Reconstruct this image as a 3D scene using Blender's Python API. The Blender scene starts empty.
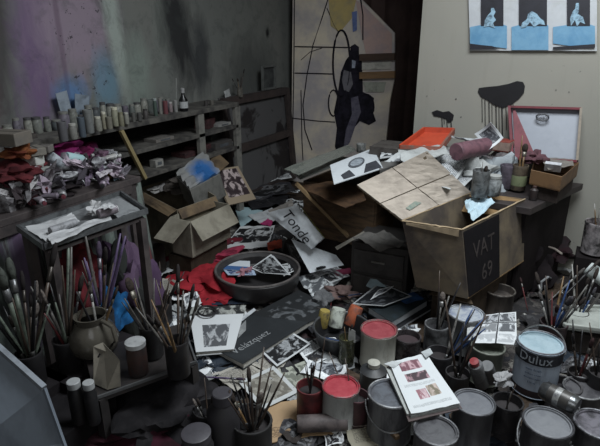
import bpy, bmesh, math, random
from mathutils import Vector, Matrix, Euler
from mathutils.noise import noise as pnoise
C = bpy.context.scene
col = C.collection
R = math.radians
# ------------------------------------------------------------------ camera, world, light, exposure
CH, PITCH, YAW, FPX = 1.35, R(20), R(28), 520.0
cam = bpy.data.cameras.new('camera'); cam.sensor_width = 36; cam.lens = 36*FPX/600; cam.clip_start = .02
camo = bpy.data.objects.new('camera', cam); col.objects.link(camo)
camo.location = (0, 0, CH); camo.rotation_euler = (math.pi/2-PITCH, 0, YAW); C.camera = camo
w = bpy.data.worlds.new('world'); C.world = w; w.use_nodes = True
w.node_tree.nodes['Background'].inputs[0].default_value = (.55, .63, .75, 1)
w.node_tree.nodes['Background'].inputs[1].default_value = .3
def area(name, loc, rot, sx, sy, power, colr):
    l = bpy.data.lights.new(name, 'AREA'); l.shape = 'RECTANGLE'; l.size = sx; l.size_y = sy; l.energy = power; l.color = colr
    o = bpy.data.objects.new(name, l); col.objects.link(o); o.location = loc; o.rotation_euler = rot; return o
area('skylight_daylight', (.05, 1.75, 2.62), (0, 0, 0), 1.2, 1.1, 38, (.90, .96, 1.0))
area('front_fill_light', (.2, -.75, 1.9), (R(62), 0, R(14)), 1.2, 1.0, 4.5, (.93, .96, 1.0))  # fill lamp added on the camera side; the front wall has no opening
C.view_settings.view_transform = 'Standard'; C.view_settings.look = 'None'
C.view_settings.exposure = 1.12; C.view_settings.gamma = 1; C.view_settings.use_curve_mapping = False

# ------------------------------------------------------------------ helpers
def ray(u, v):
    l = (u-300)/FPX; q = (v-223)/FPX
    F = math.cos(PITCH)-q*math.sin(PITCH); d = math.sin(PITCH)+q*math.cos(PITCH)
    return Vector((-F*math.sin(YAW)+l*math.cos(YAW), F*math.cos(YAW)+l*math.sin(YAW), -d))
def P(u, v, z):            # point of the horizontal plane z
    r = ray(u, v); return Vector((0, 0, CH))+r*((CH-z)/-r.z)
def PX(u, v, x):           # point of the wall plane x
    r = ray(u, v); return Vector((0, 0, CH))+r*(x/r.x)
def PY(u, v, y):
    r = ray(u, v); return Vector((0, 0, CH))+r*(y/r.y)
def dep(u, v, z):
    return (CH-z)/-ray(u, v).z
def lin(c):
    return tuple(((x/12.92) if x <= .04045 else ((x+.055)/1.055)**2.4) for x in c)
def hx(s):
    return lin(tuple(int(s[i:i+2], 16)/255 for i in (0, 2, 4)))
class N:
    def __init__(s, name):
        s.m = bpy.data.materials.new(name); s.m.use_nodes = True; s.t = s.m.node_tree; s.b = s.t.nodes['Principled BSDF']
    def n(s, typ, **k):
        x = s.t.nodes.new(typ)
        for a, b in k.items(): setattr(x, a, b)
        return x
    def l(s, a, b): s.t.links.new(a, b)
    def put(s, sock, v):
        if isinstance(v, (int, float)): sock.default_value = v
        elif isinstance(v, tuple): sock.default_value = (*v[:3], 1) if sock.type == 'RGBA' else v[:3]
        else: s.l(v, sock)
    def math(s, op, a, b=0., c=0.):
        x = s.n('ShaderNodeMath', operation=op); s.put(x.inputs[0], a); s.put(x.inputs[1], b); s.put(x.inputs[2], c); return x.outputs[0]
    def mix(s, f, a, b):
        x = s.n('ShaderNodeMix', data_type='RGBA'); s.put(x.inputs[0], f); s.put(x.inputs[6], a); s.put(x.inputs[7], b); return x.outputs[2]
    def noise(s, vec, scale, detail=3, dist=0., rough=.55):
        x = s.n('ShaderNodeTexNoise'); s.l(vec, x.inputs['Vector']); x.inputs['Scale'].default_value = scale
        x.inputs['Detail'].default_value = detail; x.inputs['Distortion'].default_value = dist; x.inputs['Roughness'].default_value = rough
        return x.outputs['Fac']
    def ramp(s, f, stops, const=False):
        x = s.n('ShaderNodeValToRGB'); s.l(f, x.inputs[0]); cr = x.color_ramp
        if const: cr.interpolation = 'CONSTANT'
        while len(cr.elements) < len(stops): cr.elements.new(.5)
        for e, (p, c) in zip(cr.elements, stops): e.position = p; e.color = (*c, 1)
        return x.outputs[0]
    def step(s, f, a, b):      # smooth 0..1 between a and b
        x = s.n('ShaderNodeMapRange'); s.put(x.inputs[0], f); x.inputs[1].default_value = a; x.inputs[2].default_value = b; return x.outputs[0]
    def mapv(s, vec, scale, off=(0, 0, 0)):
        x = s.n('ShaderNodeMapping'); s.l(vec, x.inputs[0]); x.inputs['Scale'].default_value = scale; x.inputs['Location'].default_value = off; return x.outputs[0]
    def bump(s, h, k, d=.01):
        x = s.n('ShaderNodeBump'); s.l(h, x.inputs['Height']); x.inputs['Strength'].default_value = k; x.inputs['Distance'].default_value = d
        s.l(x.outputs[0], s.b.inputs['Normal'])
_mc = {}
def mat(c, rough=.7, metal=0., dirt=None, amt=.5, scale=18., st=(1, 1, 1), bump=.25, trans=0., name=None):
    """plain surface with its own wear: c base colour, dirt second colour laid over it in patches"""
    key = (c, rough, metal, dirt, amt, scale, st, bump, trans)
    if key in _mc: return _mc[key]
    a = N(name or 'surface_'+c); a.b.inputs['Roughness'].default_value = rough; a.b.inputs['Metallic'].default_value = metal
    if rough >= .8: a.b.inputs['Specular IOR Level'].default_value = .15
    tc = a.n('ShaderNodeTexCoord').outputs['Object']; v = a.mapv(tc, st)
    base = hx(c); d = hx(dirt) if dirt else tuple(x*.55 for x in base)
    n1 = a.noise(v, scale, 5, .3, .65)
    f = a.step(n1, .62-.3*amt, .78-.22*amt)
    f = a.math('MULTIPLY', f, min(1, .35+amt))
    cc = a.mix(f, base, d)
    n2 = a.noise(v, scale*6, 2)
    cc = a.mix(a.math('MULTIPLY', n2, .3), cc, tuple(x*.5 for x in base))
    a.l(cc, a.b.inputs['Base Color'])
    if trans: a.b.inputs['Transmission Weight'].default_value = trans; a.b.inputs['IOR'].default_value = 1.35
    if bump: a.bump(n1, bump, .004)
    _mc[key] = a.m; return a.m
_pc = 0
def printed(paper='d8dadb', regions=(), rough=.6, stain=.25, stainc='8d8577'):
    """printed sheet: regions (u0,v0,u1,v1,kind,ink,light) inside the sheet's own UV"""
    global _pc; _pc += 1
    a = N('printed_paper_%d' % _pc); a.b.inputs['Roughness'].default_value = rough
    uv = a.n('ShaderNodeTexCoord').outputs['UV']; sp = a.n('ShaderNodeSeparateXYZ'); a.l(uv, sp.inputs[0]); U, V = sp.outputs[0], sp.outputs[1]
    cc = hx(paper)
    for i, (u0, v0, u1, v1, kind, ink, light) in enumerate(regions):
        m = a.math('MULTIPLY', a.math('MULTIPLY', a.math('GREATER_THAN', U, u0), a.math('LESS_THAN', U, u1)),
                   a.math('MULTIPLY', a.math('GREATER_THAN', V, v0), a.math('LESS_THAN', V, v1)))
        off = (_pc*3.7+i*1.3, _pc*1.9+i*5.1, 0); I, L = hx(ink), hx(light or ink)
        if kind == 'photo':
            nz = a.noise(a.mapv(uv, (1/(max(.2, u1-u0))**.3, 1, 1), off), 4.2, 4, .8)
            mid = tuple((p+q)/2 for p, q in zip(I, L))
            x = a.ramp(nz, [(0, I), (.49, I), (.53, mid), (.58, L), (.66, mid)])
        elif kind == 'text':
            rows = 26*(v1-v0)+6
            fr = a.math('FRACT', a.math('MULTIPLY', V, rows/(v1-v0))); fl = a.math('FLOOR', a.math('MULTIPLY', V, rows/(v1-v0)))
            cx = a.n('ShaderNodeCombineXYZ'); a.l(a.math('MULTIPLY', U, 46.), cx.inputs[0]); a.l(a.math('MULTIPLY', fl, 7.31), cx.inputs[1])
            wd = a.math('GREATER_THAN', a.noise(cx.outputs[0], 1., 0), .42)
            x = a.mix(a.math('MULTIPLY', wd, a.math('LESS_THAN', fr, .55)), L, I)
        else:
            x = I
        cc = a.mix(m, cc, x)
    s = a.step(a.noise(a.mapv(uv, (1, 1, 1), (_pc, 0, 0)), 2.6, 5, .4, .65), .55, .75)
    cc = a.mix(a.math('MULTIPLY', s, stain), cc, hx(stainc))
    if isinstance(cc, tuple): a.put(a.b.inputs['Base Color'], cc)
    else: a.l(cc, a.b.inputs['Base Color'])
    return a.m

class B:
    def __init__(s): s.bm = bmesh.new(); s.uv = s.bm.loops.layers.uv.new('UVMap')
    def face(s, vs):
        try: return s.bm.faces.new(vs)
        except ValueError: return None
    def hexa(s, p):         # eight points: bottom loop 0-3, top loop 4-7
        v = [s.bm.verts.new(q) for q in p]
        for f in ((3, 2, 1, 0), (4, 5, 6, 7), (0, 1, 5, 4), (1, 2, 6, 5), (2, 3, 7, 6), (3, 0, 4, 7)): s.face([v[i] for i in f])
        return s
    def box(s, c, d, m=None):
        x, y, z = d[0]/2, d[1]/2, d[2]/2; c = Vector(c)
        p = [c+Vector(q) for q in ((-x, -y, -z), (x, -y, -z), (x, y, -z), (-x, y, -z), (-x, -y, z), (x, -y, z), (x, y, z), (-x, y, z))]
        if m: p = [m @ q for q in p]
        return s.hexa(p)
    def slab(s, q, th):     # four corner points and a thickness along their normal
        q = [Vector(x) for x in q]; n = (q[1]-q[0]).cross(q[3]-q[0]).normalized()
        if n.z < 0: n = -n
        return s.hexa([x-n*th for x in q]+q)
    def bar(s, a, b, w, h=None, up=(0, 0, 1)):
        a, b = Vector(a), Vector(b); h = h or w; d = (b-a).normalized(); u = Vector(up)
        if abs(d.dot(u)) > .98: u = Vector((0, 1, 0))
        x = d.cross(u).normalized()*w/2; y = x.cross(d).normalized()*h/2
        return s.hexa([a-x-y, a+x-y, a+x+y, a-x+y, b-x-y, b+x-y, b+x+y, b-x+y])
    def lathe(s, prof, seg=24, c=(0, 0, 0), m=None, cap0=True, cap1=True):
        rings = []; c = Vector(c)
        for r, z in prof:
            ring = []
            for k in range(seg):
                a = 2*math.pi*k/seg; p = c+Vector((r*math.cos(a), r*math.sin(a), z))
                ring.append(s.bm.verts.new(m @ p if m else p))
            rings.append(ring)
        for i in range(len(rings)-1):
            for k in range(seg):
                k2 = (k+1) % seg; s.face([rings[i][k], rings[i][k2], rings[i+1][k2], rings[i+1][k]])
        if cap0: s.face(rings[0][::-1])
        if cap1: s.face(rings[-1])
        return s
    def tube(s, pts, r, seg=8, closed=False):
        pts = [Vector(p) for p in pts]; n = len(pts); rings = []; rr = r if isinstance(r, (list, tuple)) else [r]*n
        for i, p in enumerate(pts):
            a = pts[i-1] if i or closed else pts[0]; b = pts[(i+1) % n] if i < n-1 or closed else pts[-1]
            d = (b-a).normalized(); u = Vector((0, 0, 1)) if abs(d.z) < .95 else Vector((1, 0, 0))
            x = d.cross(u).normalized(); y = x.cross(d).normalized()
            rings.append([s.bm.verts.new(p+(x*math.cos(t)+y*math.sin(t))*rr[i]) for t in [2*math.pi*k/seg for k in range(seg)]])
        for i in range(n if closed else n-1):
            A, Bq = rings[i], rings[(i+1) % n]
            for k in range(seg): s.face([A[k], A[(k+1) % seg], Bq[(k+1) % seg], Bq[k]])
        if not closed: s.face(rings[0][::-1]); s.face(rings[-1])
        return s
    def sheet(s, q, th=.0012, n=8, crumple=0., curl=0., seed=0, fold=0., ragged=0.):
        """bilinear sheet TL,TR,BR,BL with thickness; crumpled / curled along its normal"""
        q = [Vector(x) for x in q]; nm = (q[1]-q[0]).cross(q[3]-q[0]).normalized()
        if nm.z < 0: nm = -nm
        L = (q[1]-q[0]).length
        G = []
        for j in range(n+1):
            row = []
            for i in range(n+1):
                u, v = i/n, j/n
                p = (q[0]*(1-u)+q[1]*u)*(1-v)+(q[3]*(1-u)+q[2]*u)*v
                h = crumple*abs(pnoise(Vector((u*3.1+seed, v*3.3+seed*1.7, seed*.37))))*1.6*L
                h += curl*L*((2*u-1)**2*.5+(2*v-1)**2*.25)
                h += fold*L*(1-abs(2*u-1))
                if ragged and (i in (0, n) or j in (0, n)):
                    p = p+(q[1]-q[0])*ragged*(.5-random.Random(seed*99+i*13+j).random())+(q[3]-q[0])*ragged*(.5-random.Random(seed*77+i*7+j*3).random())
                row.append(p+nm*h)
            G.append(row)
        for sgn in (1, 0):
            V = [[s.bm.verts.new(p-nm*th*(1-sgn)) for p in r] for r in G]
            for j in range(n):
                for i in range(n):
                    vs = [V[j][i], V[j+1][i], V[j+1][i+1], V[j][i+1]]; uvs = [(i/n, 1-j/n), (i/n, 1-(j+1)/n), ((i+1)/n, 1-(j+1)/n), ((i+1)/n, 1-j/n)]
                    if not sgn: vs.reverse(); uvs.reverse()
                    f = s.face(vs)
                    if f:
                        for lp, c in zip(f.loops, uvs): lp[s.uv].uv = c
            if sgn: T = V
            else:
                rim = [(0, i) for i in range(n)]+[(j, n) for j in range(n)]+[(n, i) for i in range(n, 0, -1)]+[(j, 0) for j in range(n, 0, -1)]
                for k in range(len(rim)):
                    a, b = rim[k], rim[(k+1) % len(rim)]
                    s.face([T[a[0]][a[1]], T[b[0]][b[1]], V[b[0]][b[1]], V[a[0]][a[1]]])
        return s
    def blob(s, c, d, seed=0, rough=.35, sub=2, flat=True):
        r = bmesh.ops.create_icosphere(s.bm, subdivisions=sub, radius=1)
        for v in r['verts']:
            sd = Vector((seed*3.1, seed, 0)); k = 1+rough*pnoise(v.co*1.7+sd)*1.5
            if sub > 2: k += .45*rough*(.5-abs(pnoise(v.co*3.6+sd)))+.22*rough*(.4-abs(pnoise(v.co*8.5+sd)))
            p = v.co*k
            v.co = Vector(c)+Vector((p.x*d[0]/2, p.y*d[1]/2, (max(p.z, -.75) if flat else p.z)*d[2]/2))
        return s
    def poly(s, pts, n, th):   # flat prism from outline points, thickness along n
        n = Vector(n).normalized()*th; a = [s.bm.verts.new(Vector(p)) for p in pts]; b = [s.bm.verts.new(Vector(p)+n) for p in pts]
        s.face(a[::-1]); s.face(b)
        for i in range(len(a)): s.face([a[i], a[(i+1) % len(a)], b[(i+1) % len(a)], b[i]])
        return s
    def obj(s, name, m, parent=None, smooth=False, bevel=0., loc=None):
        bmesh.ops.recalc_face_normals(s.bm, faces=s.bm.faces); me = bpy.data.meshes.new(name)
        if loc is not None: bmesh.ops.translate(s.bm, verts=s.bm.verts, vec=-Vector(loc))
        s.bm.to_mesh(me); s.bm.free(); o = bpy.data.objects.new(name, me); col.objects.link(o)
        if loc is not None: o.location = loc
        me.materials.append(m)
        if smooth:
            for p in me.polygons: p.use_smooth = True
            try: me.set_sharp_from_angle(angle=R(38))
            except Exception: pass
        if bevel:
            b = o.modifiers.new('bevel', 'BEVEL'); b.width = bevel; b.segments = 2; b.limit_method = 'ANGLE'
        if parent: o.parent = parent
        return o
_labels = {}
def tag(o, label, cat, group=None):
    if label in _labels and _labels[label] != (group or 0): print('DUP LABEL', label)
    if label in _labels and not group: print('DUP LABEL', label)
    _labels[label] = group or 0
    o['label'] = label; o['category'] = cat
    if group: o['group'] = group
    return o
def thing(name, label, cat, loc=(0, 0, 0), rz=0., group=None):
    o = bpy.data.objects.new(name, None); o.empty_display_size = .05; col.objects.link(o); o.location = loc; o.rotation_euler = (0, 0, rz)
    return tag(o, label, cat, group)
def struct(o, name=None):
    o['kind'] = 'structure'; return o
def text(s, size, m, parent, org, xd, yd, name='lettering', ext=.0006, shear=0.):
    cu = bpy.data.curves.new('t', 'FONT'); cu.body = s; cu.size = size; cu.extrude = ext; cu.shear = shear; cu.align_x = 'CENTER'; cu.align_y = 'CENTER'; cu.resolution_u = 3
    t = bpy.data.objects.new('t', cu); col.objects.link(t); bpy.context.view_layer.update()
    me = bpy.data.meshes.new_from_object(t.evaluated_get(bpy.context.evaluated_depsgraph_get())); bpy.data.objects.remove(t)
    me.materials.clear(); me.materials.append(m)
    o = bpy.data.objects.new(name, me); col.objects.link(o)
    x = Vector(xd).normalized(); y = Vector(yd); y = (y-x*y.dot(x)).normalized(); z = x.cross(y)
    M = Matrix((x, y, z)).transposed().to_4x4(); M.translation = Vector(org); o.parent = parent; o.matrix_local = M
    return o
def wrap_text(s, size, m, parent, r, z, ang0, name='lettering'):
    """lettering bent round an upright cylinder"""
    o = text(s, size, m, parent, (0, 0, 0), (1, 0, 0), (0, 1, 0), name); o.matrix_local = Matrix()
    for v in o.data.vertices:
        a = ang0+v.co.x/r; rr = r+.0006+v.co.z; v.co = Vector((rr*math.cos(a), rr*math.sin(a), z+v.co.y))
    return o
def Q(px, z):
    zs = z if isinstance(z, (list, tuple)) else [z]*4
    return [P(u, v, zz) for (u, v), zz in zip(px, zs)]

# ------------------------------------------------------------------ the room
def wallmat_left():
    a = N('left_wall_smeared_paint'); a.b.inputs['Roughness'].default_value = .85
    tc = a.n('ShaderNodeTexCoord').outputs['Object']; sp = a.n('ShaderNodeSeparateXYZ'); a.l(tc, sp.inputs[0]); Y, Z = sp.outputs[1], sp.outputs[2]
    cc = a.mix(a.noise(tc, 1.4, 4), hx('5f6462'), hx('75746f'))
    vs = a.mapv(tc, (1, 4.5, 1.7)); nz = a.noise(vs, 1.9, 6, 1.1, .68)
    def patch(cc, y, z, ry, rz, colr, k, slope=0.):
        dy = a.math('DIVIDE', a.math('SUBTRACT', a.math('SUBTRACT', Y, y), a.math('MULTIPLY', a.math('SUBTRACT', Z, z), slope)), ry)
        dz = a.math('DIVIDE', a.math('SUBTRACT', Z, z), rz)
        d = a.math('SQRT', a.math('ADD', a.math('MULTIPLY', dy, dy), a.math('MULTIPLY', dz, dz)))
        d = a.math('ADD', d, a.math('MULTIPLY', a.math('SUBTRACT', nz, .5), 1.3))
        f = a.math('MULTIPLY', a.step(d, 1.15, .45), k)
        return a.mix(f, cc, hx(colr))
    for q in ((1.60, 1.35, .10, .5, '3a3436', .8, .1), (1.82, 1.32, .17, .55, '6a4f77', .75, .1), (2.06, 1.42, .30, .40, '8b7c8a', .9, 0),
              (1.97, 1.03, .13, .12, '55769f', .9, 0), (2.22, 1.08, .12, .20, '5d8297', .7, 0), (2.32, 1.40, .07, .5, '9aa39c', .85, -.1),
              (2.48, 1.1, .13, .26, '7d8981', .7, 0), (2.72, 1.3, .10, .45, '6c726d', .5, .1), (2.88, 1.35, .17, .42, '17181b', .92, -.15), (3.1, 1.2, .12, .3, '23252a', .8, 0),
              (3.75, 1.05, .4, .3, '343635', .6, 0), (1.35, 1.0, .2, .4, '4a2a33', .7, 0), (1.95, 1.38, .02, .5, '43283f', .4, 0), (4.02, 1.36, .035, .05, '0c0c0e', 1, 0)):
        cc = patch(cc, *q)
    fl = a.math('GREATER_THAN', a.noise(tc, 26, 3, 0, .7), .655)
    ym = a.math('MULTIPLY', a.step(Y, 1.8, 1.95), a.step(Y, 2.4, 2.2))
    cc = a.mix(a.math('MULTIPLY', a.math('MULTIPLY', fl, ym), .8), cc, hx('241f26')); cc = a.mix(a.math('MULTIPLY', a.step(a.noise(tc, 7, 6, .6, .75), .5, .68), .45), cc, hx('3c403f'))
    a.l(cc, a.b.inputs['Base Color']); a.bump(nz, .3, .01); return a.m
def wallmat(c, d):
    a = N('wall_plaster_'+c); a.b.inputs['Roughness'].default_value = .85
    tc = a.n('ShaderNodeTexCoord').outputs['Object']; n1 = a.noise(tc, 1.1, 5, .5, .6)
    cc = a.mix(a.step(n1, .35, .7), hx(c), hx(d)); cc = a.mix(a.math('MULTIPLY', a.math('GREATER_THAN', a.noise(tc, 40, 2), .73), .5), cc, hx('3b3a3a'))
    n2 = a.noise(a.mapv(tc, (9, 9, .8)), 2., 3, .2); cc = a.mix(a.math('MULTIPLY', a.step(n2, .62, .72), .10), cc, hx('6f6c63'))
    a.l(cc, a.b.inputs['Base Color']); a.bump(n1, .15, .01); return a.m
WM = wallmat('888780', '918e85')
struct(B().box((-.5, 1.8, -.03), (4.6, 5.8, .06)).obj('floor', mat('4a3d33', .8, dirt='1f1c1b', amt=.8, scale=5, st=(1, 6, 1))))
struct(B().box((-2.5, 1.8, 1.35), (.1, 5.8, 2.7)).obj('wall_left', wallmat_left()))
wb = struct(B().box((.15, 3.85, 1.35), (2.1, 1.3, 2.7)).obj('wall_back', WM))
struct(B().box((-1.7, 4.55, 1.35), (1.6, .1, 2.7)).obj('wall_recess', mat('3a3634', .9)))
struct(B().box((1.25, 1.05, 1.35), (.1, 4.3, 2.7)).obj('wall_right', WM))
struct(B().box((-.6, -1.05, 1.35), (3.8, .1, 2.7)).obj('wall_front', WM))
CM = mat('8b8983', .9)
ce = B(); ce.box((-.6, -.03, 2.75), (3.8, 2.06, .1)); ce.box((-.6, 3.45, 2.75), (3.8, 2.1, .1)); ce.box((-1.575, 1.7, 2.75), (1.85, 1.4, .1)); ce.box((1.025, 1.7, 2.75), (.55, 1.4, .1))
struct(ce.obj('ceiling', CM))
wf = struct(B().bar((-.65, 1.0, 2.74), (-.65, 2.4, 2.74), .05, .12).bar((.75, 1.0, 2.74), (.75, 2.4, 2.74), .05, .12).bar((-.65, 1.7, 2.78), (.75, 1.7, 2.78), .03, .04).obj('window_1', mat('a9a9a4', .6)))
gl = N('skylight_glass'); gl.b.inputs['Transmission Weight'].default_value = 1; gl.b.inputs['Roughness'].default_value = .2
B().box((.05, 1.7, 2.8), (1.4, 1.4, .006)).obj('glass_pane', gl.m, wf)

# black paint blots with drips on the poster wall
INK = mat('17161a', .5, bump=0)
def blot(name, pts, drips, y=3.198):
    b = B(); b.poly([PY(u, v, y) for u, v in pts], (0, -1, 0), .003)
    for u, v0, v1, wd in drips:
        a, c = PY(u, v0, y-.002), PY(u+.4, v1, y-.002); b.tube([a, (a+c)/2, c], [wd, wd*.7, wd*.9], 6)
    return b.obj(name, INK, wb)
blot('paint_blot', [(479, 88), (486, 87), (497, 86), (508, 84), (517, 81), (523, 82), (525, 86), (524, 93), (519, 99), (511, 105), (503, 108), (494, 105), (487, 100), (481, 97), (478, 92)],
     [(482, 95, 122, .0022), (485, 97, 133, .0025), (489, 99, 128, .0032), (492, 102, 140, .002), (496, 104, 132, .0035), (499, 105, 142, .0022), (502, 106, 138, .004), (506, 105, 130, .0025), (509, 103, 112, .003), (513, 101, 108, .002)])
blot('paint_blot', [(432, 112), (437, 110), (443, 112), (449, 111), (454, 115), (453, 120), (449, 123), (446, 119), (440, 117), (434, 116)],
     [(442, 116, 128, .003), (447, 118, 130, .003), (451, 118, 127, .0035), (444, 116, 124, .002)])
for u, v, s_ in ((456, 99, .004), (556, 90, .0025), (427, 96, .0025), (461, 117, .003), (569, 92, .0025)):
    p = PY(u, v, 3.199); B().lathe([(s_, 0), (s_*.7, .003)], 10, m=Matrix.Translation(p) @ Matrix.Rotation(R(90), 4, 'X')).obj('paint_fleck', INK, wb)

# poster with three printed panels (plain generic figures)
Y0 = 3.185
def pq(u, v, y=Y0): return PY(u, v, y)
post = thing('poster', 'white poster of three blue and black panels pinned to the pale wall', 'poster', pq(533, 50))
pl = post.location.copy()
b = B(); b.sheet([pq(468, -22), pq(597, -20), pq(597, 51), pq(470, 50.5)], .002, 10, .004, 0, 3); pa = b.obj('paper', mat('b9bcc0', .5, dirt='a2a29a', amt=.3, scale=6, bump=0), post, loc=pl); pa.location = (0, 0, 0)
BL = mat('6f9cba', .55, dirt='5688ac', amt=.6, scale=9, bump=0); DK = mat('22222b', .55, bump=0); FG = mat('93b4c8', .55, dirt='3f4e5c', amt=.6, scale=60, bump=0)
for i, (u0, u1, uu0, uu1) in enumerate(((470, 507, 481, 503.5), (511.5, 548.5, 519, 547), (553, 595, 567, 590))):
    y = Y0-.006
    pn = B().poly([pq(u0, 27, y), pq(u0, 50, y) if i == 1 else pq(u0, 43.5, y), pq((u0+u1)/2, 50, y) if i == 1 else pq(u0+18, 46, y), pq(u1, 50, y) if i == 1 else (pq(u1, 48.5, y) if i == 0 else pq(u1, 44, y)), pq(u1, 26, y), pq(uu1, 24.5, y), pq(uu0, 25, y)], (0, -1, 0), .001).obj('printed_panel', BL, post, loc=pl); pn.location = (0, 0, 0)
    def sub(pts, m, dy, nm):
        o = B().poly([pq(u, v, y-dy) for u, v in pts], (0, -1, 0), .0008).obj(nm, m, pn, loc=pl); o.location = (0, 0, 0)
    sub([(uu0, -18), (uu0, 26), (uu1, 26), (uu1, -18)], DK, .002, 'dark_field')
    if i != 1: sub([(u0, 44), (u0, 49.5), (u0+30, 48.8), (u0+22, 46)] if i == 0 else [(u0, 47), (u0, 49.5), (u1, 48), (u1, 44)], DK, .002, 'floor_shadow_shape')
    F = {0: [(484, 27), (485, 20), (488, 15), (491, 12), (491, 8), (494, 8), (495.5, 12), (493.5, 16), (496, 20), (493, 23), (495, 28), (489, 26)],
         1: [(521, 28), (522, 23), (527, 19), (528, 14), (532, 11), (537, 14), (540, 18), (544, 21), (545, 25), (539, 24), (534, 27), (530, 22), (526, 27)],
         2: [(571, 26), (570, 18), (573, 11), (575, 9), (576, 3), (579, 3), (579, 9), (578, 14), (583, 17), (585, 24), (580, 22), (577, 27), (575, 20)]}[i]
    sub(F, FG, .004, 'pale_shape')

# ------------------------------------------------------------------ recess: curtain and painted board
b = B(); n = 30; W0, W1 = -1.95, -.91
vs = [[b.bm.verts.new((W0+(W1-W0)*i/n, 4.44+.02*math.sin(i*1.3)+.008*math.sin(i*3.1), z)) for i in range(n+1)] for z in (0.01, 1.3, 2.6)]
for j in range(2):
    for i in range(n): b.face([vs[j][i], vs[j][i+1], vs[j+1][i+1], vs[j+1][i]])
o = b.obj('dark_curtain', mat('4a3c39', .85, dirt='352a29', amt=.5, scale=4), smooth=True); o.modifiers.new('s', 'SOLIDIFY').thickness = .008
tag(o, 'dark brown cloth hanging in the recess behind the painted board', 'curtain')
yb = 4.3
bd = thing('painted_board', 'tall pale board with charcoal circles and a black figure stain, corner cut off', 'painted board', PY(340, 178, yb))
bl = bd.location.copy()
def bpart(b, nm, m, **k):
    o = b.obj(nm, m, bd, loc=bl, **k); o.location = (0, 0, 0); return o
def by(u, v, y=yb): return PY(u, v, y)
bpart(B().poly([by(u, v) for u, v in ((293, -35), (330, -38), (350, -14), (362, 0), (380, 18), (394.5, 33), (394.5, 78), (390, 100), (386, 140), (383, 182), (291, 184))], (0, 1, 0), .02), 'panel', mat('e2d6c2', .8, dirt='b3adb0', amt=.8, scale=2.4))
def flat(pts, m, nm, dy=.004, th=.002): return bpart(B().poly([by(u, v, yb-dy) for u, v in pts], (0, -1, 0), th), nm, m)
flat([(327, -20), (358, -8), (352, 18), (340, 32), (331, 26)], mat('c2ae76', .8, dirt='a89c7c', amt=.6, scale=8), 'yellow_patch')
flat([(356, 0), (362, 4), (392, 34), (392, 53), (366, 54), (361, 30)], mat('c4a9a2', .8, dirt='b0a0a2', amt=.6, scale=8), 'pink_patch')
flat([(352, 12), (357, 11), (357, 30), (353, 32)], mat('6f7fae', .8), 'blue_patch', .006)
CH_ = mat('25232c', .9, bump=0)
def line(pts, r=.004, closed=False, nm='charcoal_line'): bpart(B().tube([by(u, v, yb-.004) for u, v in pts], r, 6, closed), nm, CH_)
line([(295, 46.5), (320, 47), (351, 47.5)], .005); line([(295, 73), (318, 73.5), (334, 74)], .005)
line([(294.5, -10), (294, 60), (293, 120), (291.5, 178)], .004); line([(329, -4), (322, 18), (313, 45), (307, 75), (303, 105), (305, 130), (312, 150)], .0045)
line([(327, 8), (334, 25), (339, 33)], .003); line([(360, -5), (363, 15), (363, 40)], .006); line([(292, 118), (318, 121), (335, 122)], .004); line([(301, 60), (310, 52), (322, 48)], .003)
line([(301, 90), (302, 140), (303, 160)], .004)
line([(341.5+8.5*math.cos(t), 63+33*math.sin(t)) for t in [2*math.pi*k/26 for k in range(26)]], .008, True, 'charcoal_ring')
line([(333.5+5*math.cos(t), 103+13*math.sin(t)) for t in [2*math.pi*k/20 for k in range(20)]], .006, True, 'charcoal_ring')
line([(366+8*math.cos(t), 107+13*math.sin(t)) for t in [2*math.pi*k/20 for k in range(20)]], .006, True, 'charcoal_ring')
flat([(351, 46), (355, 44), (359, 47), (359, 54), (362, 62), (363, 92), (370, 95), (374, 98), (373, 112), (376, 121), (369, 125), (360, 121), (354, 128), (347, 148), (338, 158), (335, 146), (337, 128), (334, 112), (338, 92), (341, 72), (346, 60), (350, 55)], mat('1a191f', .8, dirt='2d2a36', amt=.7, scale=14), 'black_stain')
flat([(344, 70), (351, 72), (353, 84), (349, 92), (344, 90), (342, 80)], mat('77757b', .8), 'grey_patch', .008)
flat([(352, 60), (356, 61), (355, 68), (352, 68)], mat('a9b0c0', .8), 'pale_patch', .008)
flat([(351, 98), (358, 96), (361, 112), (356, 124), (350, 142), (343, 152), (346, 130), (352, 114)], mat('6d6a78', .8, dirt='4a4858', amt=.6, scale=20), 'grey_smear', .008)
flat([(362, 63), (391, 61), (391, 69), (362, 70)], mat('c0bdb4', .8), 'pale_patch', .006); flat([(363, 82), (386, 82), (384, 92), (366, 92)], mat('a9ab9f', .8), 'pale_patch', .006)
for v in (57.5, 75.5):
    bpart(B().bar(by(360, v, yb-.018), by(395, v-1, yb-.018), .03, .055), 'crossbar', mat('4c3a30' if v < 60 else '8a6c4c', .7, scale=9, st=(.4, 3, 3)))

# ------------------------------------------------------------------ left wall shelving
xs = -2.18
SH = mat('5d5a55', .75, dirt='2c2a2b', amt=.7, scale=9)
un = thing('shelving_unit', 'low dark shelving unit along the smeared left wall crowded with jars', 'shelves', (-2.3, 2.3, 0))
def upart(b, nm, m=SH):
    o = b.obj(nm, m, un, loc=(-2.3, 2.3, 0), bevel=.002); o.location = (0, 0, 0)
upart(B().box((-2.31, 2.1, .875), (.28, 2.1, .03)), 'top_board')
for z in (.72, .565): upart(B().box((-2.31, 2.1, z), (.27, 2.08, .025)), 'shelf')
for y in (1.07, 2.72, 3.14): upart(B().box((-2.19, y, .43), (.03, .06, .86)), 'post', mat('77756f', .75, dirt='4a4847', amt=.5))
upart(B().bar((-2.165, 2.02, .86), (-2.165, 2.16, .56), .022), 'brace', mat('8a7c58', .7))
upart(B().box((-2.44, 2.1, .71), (.01, 2.08, .30)), 'back_panel', mat('1f1d1f', .9))

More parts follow.
